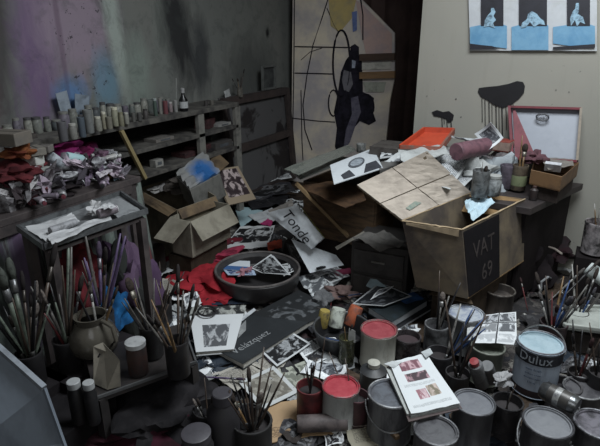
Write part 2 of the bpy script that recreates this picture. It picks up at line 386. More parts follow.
# ------------------------------------------------------------------ generic builders of small things
def tin(label, u, v, wpx, h, base, bodyc='8b8c8c', lidc='8d9092', lid=True, handle=None, name='paint_tin', group=None, dirt='3c3b3d', open_c='2b2a2c', rz=0., rimc='8e8f90', bandc=None, up=False, amt=.7, ldirt=None):
    wpx *= .94; z = base+h; c = P(u, v, z); r = wpx/2*dep(u, v, z)/FPX; c.z = base
    t = thing(name, label, 'paint tin', c, rz, group)
    B().lathe([(r*.96, 0), (r*.98, .004), (r*.94, .008), (r*.94, h-.012), (r*.98, h-.008), (r, h-.002), (r*.97, h), (r*.9, h-.001), (r*.88, h-.02), (r*.86, h-.03)], 36).obj('body', mat(bodyc, .5, .05, dirt, amt, 26, (1, 1, .22)), t, True)
    if lid:
        B().lathe([(r*.9, h-.006), (r*.9, h-.001), (r*.84, h), (r*.82, h-.006), (r*.3, h-.005), (.001, h-.005)], 36, cap1=False).obj('lid', mat(lidc, .45, .15, ldirt or dirt, .6, 24), t, True)
        B().tube([(r*.95*math.cos(a), r*.95*math.sin(a), h) for a in [2*math.pi*k/40 for k in range(40)]], .0035, 8, True).obj('rim', mat(rimc, .5, .3, dirt, .8, 30), t, True)
    else:
        B().lathe([(r*.86, h-.045), (.001, h-.045)], 30, cap0=False, cap1=False).obj('paint', mat(open_c, .5, bump=.5), t, True)
        B().tube([(r*.95*math.cos(a), r*.95*math.sin(a), h) for a in [2*math.pi*k/40 for k in range(40)]], .004, 8, True).obj('rim', mat(rimc, .5, .3, dirt, .8, 30), t, True)
    if bandc: B().lathe([(r*.95, h*.35), (r*.955, h*.36), (r*.955, h*.72), (r*.95, h*.73)], 36, cap0=False, cap1=False).obj('paper_label', mat(bandc, .6, 0, dirt, .6), t, True)
    if handle is not None:
        pts = []
        for k in range(17):
            a = math.pi*k/16; x = r*1.03*math.cos(a); s_ = math.sin(a)
            if up: aw = math.atan2(c.y, c.x); pts.append((x*math.cos(handle)+r*.75*s_*math.cos(aw), x*math.sin(handle)+r*.75*s_*math.sin(aw), h*.82+r*.85*s_))
            else:
                e = r*1.06; pts.append((math.cos(handle+a)*e, math.sin(handle+a)*e, h*.8-s_*h*.35))
        B().tube(pts, .0030, 6).obj('handle', mat('8a8b8c', .35, .8), t, True)
        for sg in (1, -1): B().lathe([(.007, 0), (.007, .004)], 10, m=Matrix.Translation((sg*r*.94*math.cos(handle), sg*r*.94*math.sin(handle), h*.82)) @ Matrix.Rotation(handle, 4, 'Z') @ Matrix.Rotation(R(90*sg), 4, 'Y')).obj('handle_lug', mat('8a8b8c', .35, .8), t)
    return t, c, r
def jar(label, c, r, h, bodyc='5b5a58', capc=None, name='jar', cat='jar', group=None, neck=.8, dirt='2b2a2b', glass=False, amt=.7, band=None, contents='241f20'):
    t = thing(name, label, cat, c, 0, group)
    m = mat(bodyc, .25 if glass else .5, 0, dirt, amt, 25, bump=.15, trans=.35 if glass else 0)
    if capc: pr = [(r*.93, 0), (r, .004), (r, h*.72), (r*neck, h*.85), (r*neck, h*.9)]
    else: pr = [(r*.9, 0), (r*.97, .004), (r, h*.9), (r*1.04, h*.97), (r*1.02, h), (r*.92, h), (r*.9, h*.7)]
    B().lathe(pr, 22).obj('body', m, t, True)
    if capc: B().lathe([(r*neck*1.08, h*.86), (r*neck*1.1, h*.99), (r*neck, h), (.001, h)], 22, cap1=False).obj('cap', mat(capc, .5, dirt=dirt, amt=.3), t, True)
    else: B().lathe([(r*.9, h*.75), (.001, h*.75)], 18, cap0=False, cap1=False).obj('contents', mat(contents, .7), t, True)
    if band: B().lathe([(r*1.01, h*.2), (r*1.015, h*.21), (r*1.015, h*.6), (r*1.01, h*.61)], 22, cap0=False, cap1=False).obj('paper_label', mat(band, .6, dirt=dirt, amt=.4), t, True)
    return t
def jarp(label, u, v, wpx, h, base, **k):      # mouth centre in the photo
    z = base+h; c = P(u, v, z); r = wpx/2*dep(u, v, z)/FPX; c.z = base
    return jar(label, c, r, h, **k), c, r
# brushes: prototypes of handle colour and head, copied with shared meshes
BR = {}
def brush_proto(key, hc, fc, bc, L, fat, flatb):
    me = []
    b = B().lathe([(.0022*fat, 0), (.0035*fat, L*.2), (.0052*fat, L*.58), (.0042*fat, L*.72)], 8); me.append(('handle', b, mat(hc, .45, dirt='2a2829', amt=.5, scale=40)))
    b = B().lathe([(.0044*fat, L*.71), (.0062*fat, L*.73), (.006*fat, L*.83)], 8); me.append(('ferrule', b, mat(fc, .4, .7, '4a4743', .5, 60)))
    b = B().lathe([(.006*fat, L*.825), (.0085*fat, L*.9), (.007*fat, L*.96), (.003*fat, L)], 8); me.append(('bristles', b, mat(bc, .9, dirt='1b1a1c', amt=.5, scale=80)))
    out = []
    for nm, b, m in me:
        if flatb and nm != 'handle':
            for v in b.bm.verts: v.co.x *= 1.9; v.co.y *= .7
        bmesh.ops.recalc_face_normals(b.bm, faces=b.bm.faces); d = bpy.data.meshes.new(nm); b.bm.to_mesh(d); b.bm.free(); d.materials.append(m)
        for p in d.polygons: p.use_smooth = True
        out.append((nm, d))
    BR[key] = out
brush_proto('black', '1c1b1e', '6e6d6c', '37312e', .30, 1.0, False)
brush_proto('blue', '2c4672', '85888c', '4d4b50', .28, 1.0, False)
brush_proto('wood', '71593b', '6a655c', '3a322d', .28, 1.1, True)
brush_proto('grey', '5a5754', '777675', '6d6560', .29, 1.0, True)
brush_proto('red', '5b2527', '7c7976', '3b2b2b', .27, 1.0, False)
brush_proto('pale', '93918d', '8c8d8d', '5a5654', .28, 1.0, False)
brush_proto('green', '666f64', '77787a', '4a4e49', .30, 1.2, False)
brush_proto('violet', '58496a', '77757c', '4a4050', .30, 1.1, False)
brush_proto('stick', '4c4038', '45403c', '2a2626', .36, .95, False)
def brush(key, base, direction, s, label, group, head_up=True):
    root = thing('paint_brush', label, 'paint brush', base, 0, group)
    d = Vector(direction).normalized()
    q = d.to_track_quat('Z', 'Y')
    if not head_up: q = (-d).to_track_quat('Z', 'Y'); L = max(v.co.z for v in BR[key][2][1].vertices); root.location = Vector(base)+d*L*s
    root.rotation_euler = q.to_euler(); root.scale = (s, s, s)
    for nm, me in BR[key]:
        o = bpy.data.objects.new(nm, me); col.objects.link(o); o.parent = root
    return root
RN = random.Random(7)
HN = {'black': 'black', 'blue': 'blue', 'wood': 'bare wood', 'grey': 'grey', 'red': 'dark red', 'pale': 'pale', 'stick': 'brown', 'green': 'grey green', 'violet': 'violet'}
def brushes(c, r, z0, keys, where, lean=(0, 0), spread=.45, s=1., heads=.6, scale_v=.15):
    """brushes standing in a vessel at c (mouth radius r, floor z0); lean biases them"""
    n = len(keys)
    for i, k in enumerate(keys):
        a = 2*math.pi*(i+RN.random()*.6)/n; e = .25+.55*RN.random()
        foot = Vector((c.x-math.cos(a)*r*.45*e, c.y-math.sin(a)*r*.45*e, z0))
        d = Vector((math.cos(a)*spread*e+lean[0], math.sin(a)*spread*e+lean[1], 1))
        brush(k, foot, d, s*(1+scale_v*(RN.random()*2-1)), '%s handled brush in %s' % (HN[k], where), 'brushes in '+where, RN.random() < heads)
def sheet(label, px, z, m, name='paper_sheet', cat='paper', th=.0014, n=8, crumple=.0, curl=0., seed=0, fold=0., ragged=0., group=None, loc=None):
    q = Q(px, z); c = (q[0]+q[1]+q[2]+q[3])/4
    o = B().sheet(q, th, n, crumple, curl, seed, fold, ragged).obj(name, m, smooth=crumple > 0, loc=c)
    return tag(o, label, cat, group)
def book(label, px, z, th, cover, page='b9b7b0', cat='book', name='book', group=None):
    """closed book: covers, page block"""
    q = Q(px, z); c = (q[0]+q[1]+q[2]+q[3])/4; n = Vector((0, 0, 1))
    t = thing(name, label, cat, c, 0, group)
    def mk(qq, thick, nm, m):
        b = B(); b.sheet([x-c for x in qq], thick, 4); return b.obj(nm, m, t)
    mk(q, .002, 'front_cover', cover)
    ins = [x+(c-x)*.03 for x in q]; ins = [Vector((x.x, x.y, x.z-.0025)) for x in ins]
    mk(ins, th-.005, 'page_block', mat(page, .8, dirt='8c877c', amt=.4, scale=60, st=(1, 1, 8)))
    mk([Vector((x.x, x.y, x.z-th+.002)) for x in q], .002, 'back_cover', cover)
    return t
def carton(label, px, ztop, zbot, m, inner, flaps=(), th=.005, name='cardboard_box', cat='cardboard box', bottom=None):
    """open carton from its rim corners; px order: front-left.. round; flaps (i, out, dz, frac, shrink)"""
    top = Q(px, ztop) if not isinstance(px[0], Vector) else px
    bot = bottom or [Vector((p.x, p.y, zbot)) for p in top]
    c = sum(bot, Vector())/4; cc = sum(top, Vector())/4
    t = thing(name, label, cat, c)
    def L(v): return v-c
    for i in range(4):
        j = (i+1) % 4
        def inn(p, k=th):
            d = (cc-p); d.z = 0; return p+d.normalized()*k*1.4
        b = B(); b.hexa([L(bot[i]), L(bot[j]), L(inn(bot[j])), L(inn(bot[i])), L(top[i]), L(top[j]), L(inn(top[j])), L(inn(top[i]))]); b.obj('side', m, t)
    b = B(); b.slab([L(x+Vector((0, 0, .006))) for x in bot], .005); b.obj('bottom', inner, t)
    for (i, out, dz, a, bb) in flaps:
        j = (i+1) % 4; e = (top[j]-top[i]); mid = (top[i]+top[j])/2; nn = Vector((e.y, -e.x, 0)).normalized()
        if nn.dot(mid-cc) < 0: nn = -nn
        o = nn*out+Vector((0, 0, dz))
        p0, p1 = top[i]+e*.01, top[j]-e*.01; p2, p3 = top[j]-e*bb+o, top[i]+e*a+o
        b = B(); b.sheet([L(p) for p in (p0, p1, p2, p3)], .004, 5, .01, 0, i+len(label)); b.obj('flap', inner, t)
    return t, top
CB = mat('a08d74', .85, dirt='6f6354', amt=.6, scale=7); CBD = mat('75644f', .85, dirt='4a4038', amt=.6, scale=6); CBI = mat('8e7c62', .85, dirt='62564a', amt=.5, scale=9); CBG = mat('8f8a7d', .85, dirt='6b665b', amt=.6, scale=8)
def rag(label, c, d, colr, seed, dirt='2c2a2c', name='rag', cat='rag', rough=.6, group=None, sub=4):
    o = B().blob((0, 0, 0), d, seed, rough, sub).obj(name, mat(colr, .9, dirt=dirt, amt=.6, scale=14, bump=.6), smooth=True); o.location = Vector(c)+Vector((0, 0, d[2]*.36)); o.rotation_euler.z = seed*1.3
    return tag(o, label, cat, group)
def tube_thing(label, a, b, r, colr, name='cardboard_tube', cat='roll', cap=None, dirt='3a3838', group=None, endc=None):
    a, b = Vector(a), Vector(b); t = thing(name, label, cat, a, 0, group); q = (b-a).to_track_quat('Z', 'Y'); t.rotation_euler = q.to_euler(); L = (b-a).length
    B().lathe([(r*.9, 0), (r, .004), (r, L-.004), (r*.92, L), (r*.55, L-.001), (r*.5, L-.012)], 22).obj('body', mat(colr, .6, dirt=dirt, amt=.6, scale=24), t, True)
    if cap: B().lathe([(r*.6, L), (r*.62, L+r*.7), (.001, L+r*.75)], 18, cap1=False).obj('cap', mat(cap, .5), t, True)
    if endc: B().lathe([(r*.93, L), (r*.9, L+.003), (.001, L+.002)], 18, cap1=False).obj('end', mat(endc, .6), t, True)
    return t
def ptube(label, c, ang, L, colr, capc, group=None, band=None):
    """squeezed paint tube lying down"""
    t = thing('paint_tube', label, 'paint tube', c, ang, group); r = L*.13
    b = B(); prev = None; seg = 12; rings = []
    for k, (x, ry, rz) in enumerate(((0, 1.25, .12), (L*.1, 1.25, .25), (L*.5, 1.1, .8), (L*.78, 1, 1), (L*.84, .4, .4), (L*.9, .38, .38))):
        rings.append([b.bm.verts.new((x, r*ry*math.cos(2*math.pi*i/seg), r*rz*math.sin(2*math.pi*i/seg)+r*.9)) for i in range(seg)])
    for A, Z in zip(rings, rings[1:]):
        for i in range(seg): b.face([A[i], A[(i+1) % seg], Z[(i+1) % seg], Z[i]])
    b.face(rings[0][::-1]); b.face(rings[-1]); b.obj('body', mat(colr, .45, .2, '5a5a5c', .5, 30), t, True)
    B().lathe([(r*.55, 0), (r*.6, L*.14), (.001, L*.15)], 12, m=Matrix.Translation((L*.88, 0, r*.9)) @ Matrix.Rotation(R(90), 4, 'Y'), cap1=False).obj('cap', mat(capc, .5), t, True)
    return t
def crate(label, c, dims, rz, m, name='wooden_crate', cat='crate', slats=3, th=.014):
    W, D, H_ = dims; t = thing(name, label, cat, c, rz)
    for nm, cx, cy, sx, sy in (('side', 0, -D/2, W, th), ('side', 0, D/2, W, th), ('side', -W/2, 0, th, D-th), ('side', W/2, 0, th, D-th)):
        B().box((cx, cy, H_/2), (sx, sy, H_)).obj(nm, m, t, bevel=.002)
    B().box((0, 0, .01), (W, D, .012)).obj('bottom', m, t)
    return t

# ------------------------------------------------------------------ floor litter (nobody could count it)
b = B(); nx, ny = 110, 120; X0, X1, YA, YB = -2.42, 1.15, -.2, 3.19
def gz(x, y): return .012+.028*abs(pnoise(Vector((x*5, y*5, 3))))+.012*abs(pnoise(Vector((x*17, y*17, 9))))
vs = [[b.bm.verts.new((X0+(X1-X0)*i/nx, YA+(YB-YA)*j/ny, gz(X0+(X1-X0)*i/nx, YA+(YB-YA)*j/ny))) for i in range(nx+1)] for j in range(ny+1)]
for j in range(ny):
    for i in range(nx): b.face([vs[j][i], vs[j][i+1], vs[j+1][i+1], vs[j+1][i]])
a = N('trodden_scraps'); a.b.inputs['Roughness'].default_value = .85
tc = a.n('ShaderNodeTexCoord').outputs['Object']; vo = a.n('ShaderNodeTexVoronoi'); vo.inputs['Scale'].default_value = 17; vo.distance = 'CHEBYCHEV'
dv = a.n('ShaderNodeVectorMath', operation='ADD'); nzc = a.n('ShaderNodeTexNoise'); nzc.inputs['Scale'].default_value = 6; a.l(tc, nzc.inputs['Vector'])
sc_ = a.n('ShaderNodeVectorMath', operation='SCALE'); a.l(nzc.outputs['Color'], sc_.inputs[0]); sc_.inputs['Scale'].default_value = .22; a.l(tc, dv.inputs[0]); a.l(sc_.outputs[0], dv.inputs[1]); a.l(dv.outputs[0], vo.inputs['Vector'])
sp = a.n('ShaderNodeSeparateColor'); a.l(vo.outputs['Color'], sp.inputs[0])
cc = a.ramp(sp.outputs[0], [(0, hx('1d1b1c')), (.3, hx('2f2c2c')), (.5, hx('4b4744')), (.66, hx('26262c')), (.78, hx('77746f')), (.88, hx('3a2a2c')), (.95, hx('a09e9a'))], True)
cc = a.mix(a.math('MULTIPLY', a.math('GREATER_THAN', a.noise(tc, 55, 3, 1.), .54), .75), cc, hx('1b191b'))
a.l(cc, a.b.inputs['Base Color']); a.bump(a.noise(tc, 30, 4), .6, .012)
o = b.obj('floor_litter', a.m, smooth=True, loc=(-.6, 1.5, 0)); o['kind'] = 'stuff'; o['label'] = 'trodden dark litter of paper scraps and paint crumbs covering the floor'; o['category'] = 'litter'
G0 = .045

# ------------------------------------------------------------------ framed canvas leaning at the far end of the left wall
fr = thing('framed_canvas', 'dark stained canvas in a wooden frame leaning beyond the shelves', 'canvas', (-2.3, 3.66, .05))
fo = fr.location.copy(); DW = mat('3f3532', .7, dirt='292324', amt=.6, scale=8)
def fpart(b, nm, m):
    o = b.obj(nm, m, fr, loc=fo); o.location = (0, 0, 0)
yA, yB, zA, zB = 3.2, 4.18, .10, .90
def lx(z): return -2.28-.1*(z-.1)
for (p, q) in (((yA, zB-.03), (yB, zB-.03)), ((yA, zA), (yB, zA)), ((yA, .50), (yB, .50))): fpart(B().bar((lx(p[1]), p[0], p[1]), (lx(q[1]), q[0], q[1]), .06, .03, (1, 0, 0)), 'rail', DW)
for y in (yA, yB): fpart(B().bar((lx(zA), y, zA-.02), (lx(zB), y, zB-.01), .06, .03, (1, 0, 0)), 'stile', DW)
a = N('stained_canvas'); a.b.inputs['Roughness'].default_value = .9; tc = a.n('ShaderNodeTexCoord').outputs['Object']
a.l(a.mix(a.step(a.noise(tc, 3.2, 4, .8), .5, .56), hx('4d4c4d'), hx('1d1718')), a.b.inputs['Base Color'])
fpart(B().hexa([Vector((lx(z)-.03+dx, y, z)) for z, dx in ((zA, 0), (zB, 0)) for y, dx in ((yA, 0), (yB, 0))][:0] or [Vector(p) for p in ((lx(zA)-.035, yA, zA), (lx(zA)-.025, yA, zA), (lx(zA)-.025, yB, zA), (lx(zA)-.035, yB, zA), (lx(zB)-.035, yA, zB), (lx(zB)-.025, yA, zB), (lx(zB)-.025, yB, zB), (lx(zB)-.035, yB, zB))]), 'canvas', a.m)

# ------------------------------------------------------------------ things on the shelves
def on_shelf(u, v, z=.89): return P(u, v, z)
JS = [  # u, v(base), width px, height m, body, cap, adjective
 (64, 141, 9, .085, '6c6b70', None, 'dull grey'), (74, 139, 8, .07, '8d8c86', 'a4a39c', 'pale capped'), (83, 137, 7, .09, '5a6470', None, 'slate blue'), (90, 133, 9, .11, '8a8d8c', None, 'large pale'),
 (99, 131, 7, .07, '9b9a8f', 'b5b3a6', 'cream'), (105, 129, 5, .085, 'a5a08c', 'bdb9aa', 'narrow cream'), (110, 129, 6, .06, '8f8c7e', None, 'squat stone coloured'),
 (116, 126, 7, .095, 'a8a691', 'c0bda9', 'tall cream'), (122, 126, 5, .07, '8e8b74', '77745f', 'olive'), (127, 124, 5, .06, '9c9a90', 'aeaca4', 'small pale'), (134, 122, 4, .05, '6e6d6a', None, 'tiny grey'),
 (140, 121, 5, .045, '5f5d5c', None, 'low dark'), (146, 119, 5, .055, '55504f', '3a3737', 'black capped'), (156, 116, 4, .10, '4e6057', '8f9694', 'green glass'),
 (161, 114, 4, .09, '9a9791', None, 'dusty white'), (166, 114, 5, .075, '824c52', None, 'pink smeared'), (171, 112, 4, .06, 'a08f92', 'b3b0ad', 'pale pink'), (176, 112, 4, .07, 'a3a2a0', None, 'white paper wrapped'), (212, 105, 4, .03, '77736c', None, 'low tin coloured'), (206, 106, 4, .035, '4d4a49', None, 'low brown')]
for (u, v, wp, h, bc, cp, adj) in JS:
    c = on_shelf(u, v); r = wp/2*dep(u, v, .89)/FPX; c.x = max(c.x, -2.38)
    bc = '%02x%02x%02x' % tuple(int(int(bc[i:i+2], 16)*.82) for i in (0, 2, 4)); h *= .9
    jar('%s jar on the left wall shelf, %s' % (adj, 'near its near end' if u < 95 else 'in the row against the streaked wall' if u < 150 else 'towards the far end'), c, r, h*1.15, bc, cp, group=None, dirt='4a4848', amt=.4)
RL = random.Random(3)
for k in range(22):   # second row behind, nearer the wall
    y = 1.5+k*.052; h = .05+.06*RL.random(); r = .017+.012*RL.random()
    jar('dusty small jar in the back row against the smeared wall', Vector((-2.345+.012*RL.random(), y, .89)), r, h, RL.choice(('5e6360', '747670', '4e5356', '6b6570', '8a8a82')), RL.choice((None, '7a7a75', '4c4b4c')), group='back row of jars on the shelving', amt=.5)
t = thing('spirit_bottle', 'black bottle with white label and pale cap on the shelf', 'bottle', on_shelf(184, 111))
B().lathe([(.026, 0), (.028, .005), (.028, .07), (.012, .095), (.010, .115)], 20).obj('body', mat('141416', .3, bump=0), t, True)
B().lathe([(.0285, .02), (.0285, .06)], 20, cap0=False, cap1=False).obj('paper_label', mat('a9abac', .6), t, True)
B().lathe([(.012, .112), (.013, .14), (.001, .143)], 14, cap1=False).obj('cap', mat('9b9b9b', .5), t, True)
c = on_shelf(176, 111); tag(B().tube([c, c+Vector((0.01, .015, .2))], .0035, 6).obj('thin_rod', mat('868885', .5)), 'thin pale rod standing against the wall behind the shelf jars', 'rod')
# white spoon sized boxes on a blue paint streak
for i, (u, v, s_) in enumerate(((70, 106, .05), (84, 112, .06))):
    c = P(u, v+26, .89); c.x = -2.33; c.z = .89+.03
    B
q = [Vector((-2.40, y, z)) for y, z in ((1.83, 1.06), (1.90, 1.07), (1.915, .95), (1.85, .93))]
tag(B().sheet(q, .003, 4, .02).obj('paper_scrap', mat('8b95a0', .7)), 'pale blue grey paper scrap stuck upright against the blue smear', 'paper')
q = [Vector((-2.40, y, z)) for y, z in ((1.95, 1.05), (2.04, 1.03), (2.03, .97), (1.93, .93))]
tag(B().sheet(q, .003, 4, .03, 0, 4).obj('paper_scrap', mat('7f8a96', .7)), 'crooked grey card leaning on the wall beside the blue smear', 'paper')
# far end: paper, brush pot, little frame
c = P(229, 98, .89)
tag(B().sheet([c+Vector(p) for p in ((0, -.06, .055), (-.03, .05, .065), (-.02, .05, .005), (.02, -.07, .0))], .002, 5, .04).obj('folded_card', mat('b6b8b8', .7)), 'small white folded card at the far end of the shelf', 'card')
pc = P(240, 97, .89)
jar('dark brush pot at the far end of the shelf', pc, .022, .075, '6f6b63', dirt='3a3735')
brushes(pc, .02, .90, ['stick', 'black', 'wood', 'black', 'stick'], 'the dark pot at the far end of the shelf', (0, 0), .7, .55, .3)
t = thing('framed_picture', 'small dim grey picture frame standing on the leaning canvas top', 'picture frame', (-2.36, 3.86, .905))
for a_, b_ in (((0, -.08, .0), (0, -.08, .19)), ((0, .12, .0), (0, .12, .19)), ((0, -.08, .19), (0, .12, .19)), ((0, -.08, .008), (0, .12, .008))): B().bar(a_, b_, .018, .016).obj('frame_rail', mat('5f615f', .7), t)
B().box((-.01, .02, .1), (.004, .19, .18)).obj('picture', mat('474a49', .7, dirt='2b2c2d', amt=.8, scale=20), t)
# on the lower shelves
for i, (u, v, z, d, cl, lb) in enumerate(((141, 164, .578, (.05, .07, .045), '8e8d88', 'small pale carton with printed mark on the lower shelf'), (205, 142, .578, (.08, .12, .03), '6b6862', 'flat grey box on the lower shelf by the post'),
        (165, 141, .733, (.1, .16, .02), '6e6a66', 'pile of thin books on the middle shelf'), (215, 125, .733, (.09, .15, .02), '8c8b88', 'thin white pamphlets at the far end of the middle shelf'), (222, 148, .578, (.1, .2, .05), '4a4745', 'dark box low at the far end of the shelving'))):
    c = P(u, v, z); c.x = -2.26; t = thing('small_box' if d[2] > .025 else 'pamphlet_pile', lb, 'box' if d[2] > .025 else 'pamphlets', c)
    B().box((0, 0, d[2]/2), d).obj('body', mat(cl, .8, dirt='444243', amt=.4), t, bevel=.002); B().box((d[0]/2+.001, 0, d[2]/2), (.002, d[1]*.5, d[2]*.4)).obj('printed_mark', mat('55585c', .8), t)
for k in range(14):
    y = 1.3+RL.random()*1.75; z = RL.choice((.733, .578, .578)); d = (.09+.08*RL.random(), .08+.12*RL.random(), .015+.06*RL.random())
    o = B().box((0, 0, d[2]/2), d).obj('stored_box', mat(RL.choice(('353233', '4a4543', '5c5a58', '2f3540', '4b3233')), .8, dirt='222022', amt=.5), bevel=.003); o.location = (-2.3, y, z); o.rotation_euler.z = RL.uniform(-.3, .3)
    tag(o, 'dim dusty box or book stored inside the dark shelving', 'box', 'dim boxes inside the shelving')

# ------------------------------------------------------------------ left table against the wall
TW = mat('4b4342', .75, dirt='2a2526', amt=.7, scale=8)
lt = thing('side_table', 'dark work table by the left wall buried under paint tubes and rags', 'table', (-2.0, 1.35, 0))
B().box((0, -.13, .685), (.33, 1.16, .03)).obj('table_top', TW, lt, bevel=.003)
for x in (-.13, .13):
    for y in (-.66, .40): B().box((x, y, .335), (.05, .05, .67)).obj('leg', TW, lt)
B().box((.155, -.13, .65), (.02, 1.04, .04)).obj('apron', TW, lt)
# added cloth on the front edge, coloured with the streaks of glass reflections
a = N('reflection_streaks'); a.b.inputs['Roughness'].default_value = .9; tc = a.n('ShaderNodeTexCoord').outputs['Object']
vv = a.mapv(tc, (6, 6, .9)); n1 = a.noise(vv, 2.2, 4, .5, .6); n2 = a.noise(a.mapv(tc, (4, 4, .7), (3, 1, 0)), 1.7, 3, .5)
cc = a.ramp(n1, [(.30, hx('231f22')), (.42, hx('3c4240')), (.5, hx('6d7771')), (.56, hx('3a3236')), (.64, hx('57585a')), (.75, hx('232123'))])
cc = a.mix(a.math('MULTIPLY', a.step(n2, .60, .66), .8), cc, hx('6c2c34')); cc = a.mix(a.math('MULTIPLY', a.step(n2, .38, .33), .7), cc, hx('584560')); a.l(cc, a.b.inputs['Base Color']); a.bump(n1, .4, .02)
b = B(); n = 46; path = []
for i in range(n+1):
    s_ = i/n; path.append((-1.86+.05*math.sin(s_*26)+.02*math.sin(s_*61)+(.03 if s_ < .5 else 0), .42+s_*1.40))
rows = []
for j in range(9):
    z = .66*(1-j/8)+.02; k = .35+.65*j/8
    rows.append([b.bm.verts.new((-1.87+(x+1.86)*k+.05*j/8, y, z)) for x, y in path])
for j in range(8):
    for i in range(n): b.face([rows[j][i], rows[j][i+1], rows[j+1][i+1], rows[j+1][i]])
o = b.obj('reflection_streak_cloth', a.m, smooth=True, loc=(-1.8, 1.2, .0)); o.modifiers.new('s', 'SOLIDIFY').thickness = .004
tag(o, 'added dark cloth with green, red and purple reflection streaks down the left table front', 'cloth')
# clutter on that table
z0 = .70
def HP(u, v, x=-1.95):
    p = PX(u, v, x); p.z = max(p.z, z0); return p
rag('dark cloth mound under the cartons at the near end of the left table', (-2.10, 1.22, .70), (.16, .62, .07), '2b2527', 9, '1d191b', 'cloth_mound', 'cloth', .3)
rag('dark bundle under the tubes at the far end of the left table', (-2.10, 1.68, .70), (.14, .50, .05), '3a3338', 10, '242024', 'cloth_mound', 'cloth', .3)
rag('crimson rag heaped at the near end of the left table', HP(14, 178), (.18, .2, .06), '5e2a2e', 3, '3a1c20')
rag('orange brown rag lying beside the white rolls on the left table', HP(20, 157), (.10, .10, .05), '7a4c30', 5, '5a2524')
rag('dark red rag under the first grey box on the left table', HP(30, 194), (.12, .10, .05), '55262a', 8, '331a1c')
rag('black rag between the boxes and crumpled papers', HP(50, 190), (.12, .12, .06), '1b1a1d', 11)
rag('magenta cloth slumped against the wall behind the left table', Vector((-2.32, 1.62, .78)), (.16, .30, .13), '8a2d66', 14, '4f2448')
rag('purple magenta rag trailing off the wall side of the left table', Vector((-2.3, 1.86, .70)), (.14, .14, .12), '7d2a56', 19, '3e1f38')
rag('mauve rag at the far end of the left table', HP(104, 160), (.08, .08, .04), '6a5262', 21)
for i, (u, v, d, cl, rz, lb) in enumerate(((34, 160, (.07, .05, .035), 'b7b8b4', .2, 'small white carton on top of the left table heap'), (37, 177, (.10, .07, .06), '8e908c', .1, 'grey carton below the white one on the left table'),
        (35, 169, (.08, .05, .04), '9b9b96', .8, 'tilted pale box between two cartons on the left table'), (9, 140, (.14, .1, .05), '6b655e', .3, 'dim brown box at the back of the left table'),
        (35, 150, (.10, .06, .03), '77736c', -.3, 'dusty flat box near the wall on the left table'), (46, 148, (.05, .05, .03), '6e6a66', .5, 'tiny dark grey box near the wall on the left table'))):
    t = thing('carton', lb, 'box', HP(u, v+4), rz); B().box((0, 0, d[2]/2), d).obj('body', mat(cl, .8, dirt='5d5a58', amt=.4), t, bevel=.003); B().box((0, 0, d[2]), (d[0]*.9, .006, .002)).obj('lid_seam', mat('4b4947', .8), t)
tube_thing('white plastic bottle lying diagonally on the left table', HP(50, 156), HP(70, 170), .022, 'aab0b8', name='plastic_bottle', cat='bottle', cap='9da3aa')
tube_thing('white and pale blue tube lying level behind the diagonal bottle', HP(66, 157), HP(82, 160), .023, '9fc0c4', name='plastic_bottle', cat='bottle', cap='b8bcc0', dirt='a9b2b6')
tube_thing('short white roll lying in front of the grey cartons', HP(28, 184, -1.98), HP(41, 182, -1.98), .021, 'b4b6ba', name='plastic_bottle', cat='bottle', endc='8a8c90')
tube_thing('thin white stick at the left edge of the table heap', HP(11, 173, -1.96), HP(22, 170, -1.96), .006, 'a5a6a6', name='stick', cat='stick')
for i, (px, z, cl, lb) in enumerate((([(0, 138), (14, 135), (15, 138), (0, 141)], .84, 'b0b2b3', 'white paper edge on the upper left of the table heap'), ([(13, 137), (38, 135), (40, 139), (16, 142)], .83, '8f9091', 'long grey paper strip across the top of the left heap'),
        ([(14, 109), (44, 107), (45, 114), (12, 116)], .93, '6f6b66', 'dim brown board lying on boxes by the wall'), ([(20, 117), (34, 116), (36, 122), (24, 123)], .90, '8f8f8e', 'pale torn paper below the dim brown board'), ([(37, 118), (44, 120), (46, 124), (39, 122)], .9, 'a9a9a8', 'small white paper corner near the magenta cloth'))):
    sheet(lb, px, z, mat(cl, .8, dirt='4e4b4c', amt=.4), crumple=.05, seed=i)
t = thing('box_stack', 'dim stack of boxes holding papers at the near end of the wall', 'boxes', (-2.3, 1.42, .70)); B().box((0, 0, .06), (.22, .34, .12)).obj('lower_box', mat('4a3a3a', .85, dirt='2c2426', amt=.6), t); B().box((-.02, .02, .165), (.18, .26, .09)).obj('upper_box', mat('514c48', .85, dirt='322f30', amt=.6), t)
RT = random.Random(11)
TC = ('9b9fa4', 'b5b3b0', '7a6f7c', '8a8a8c', 'a7a0a8', '6a5f70', 'b9bbc0', '8e7f8e')
for k in range(110):   # paint tubes and twisted scraps heaped over the far half
    f = RT.random(); u = 30+f*94; v = 203-(u-30)*.26-RT.random()*28; z = z0+.01+.05*RT.random()
    c = PX(u, v, -2.10+.25*RT.random()); c.z = max(z0+.01, min(c.z, .80)); c.y = min(1.78, max(.75, c.y))
    k3 = k % 3
    if k3 == 0: ptube('squeezed metal paint tube in the heap on the left table', c, RT.random()*6.3, .07+.05*RT.random(), RT.choice(TC), RT.choice(('2b2b2d', 'b0b0ae', '6a2f3a')), 'paint tubes heaped on the left table')
    else:
        d = (.05+.06*RT.random(), .03+.04*RT.random(), .02+.025*RT.random())
        o = B().blob((0, 0, 0), d, k, 1.0, 2, False).obj('crumpled_scrap', mat(RT.choice(('b8b9bd', 'd0d0d0', '9b97a0', '7f7a7e', '57525a', 'ad9fad', '4a4649', 'c0b2be', '8f7f95')), .8, dirt='4d484e', amt=.6, scale=40)); o.location = c+Vector((0, 0, .02)); o.rotation_euler = (RT.random(), RT.random(), RT.random()*6)
        tag(o, 'crumpled paper scrap in the heap of paint tubes on the left table', 'paper', 'crumpled scraps heaped on the left table')
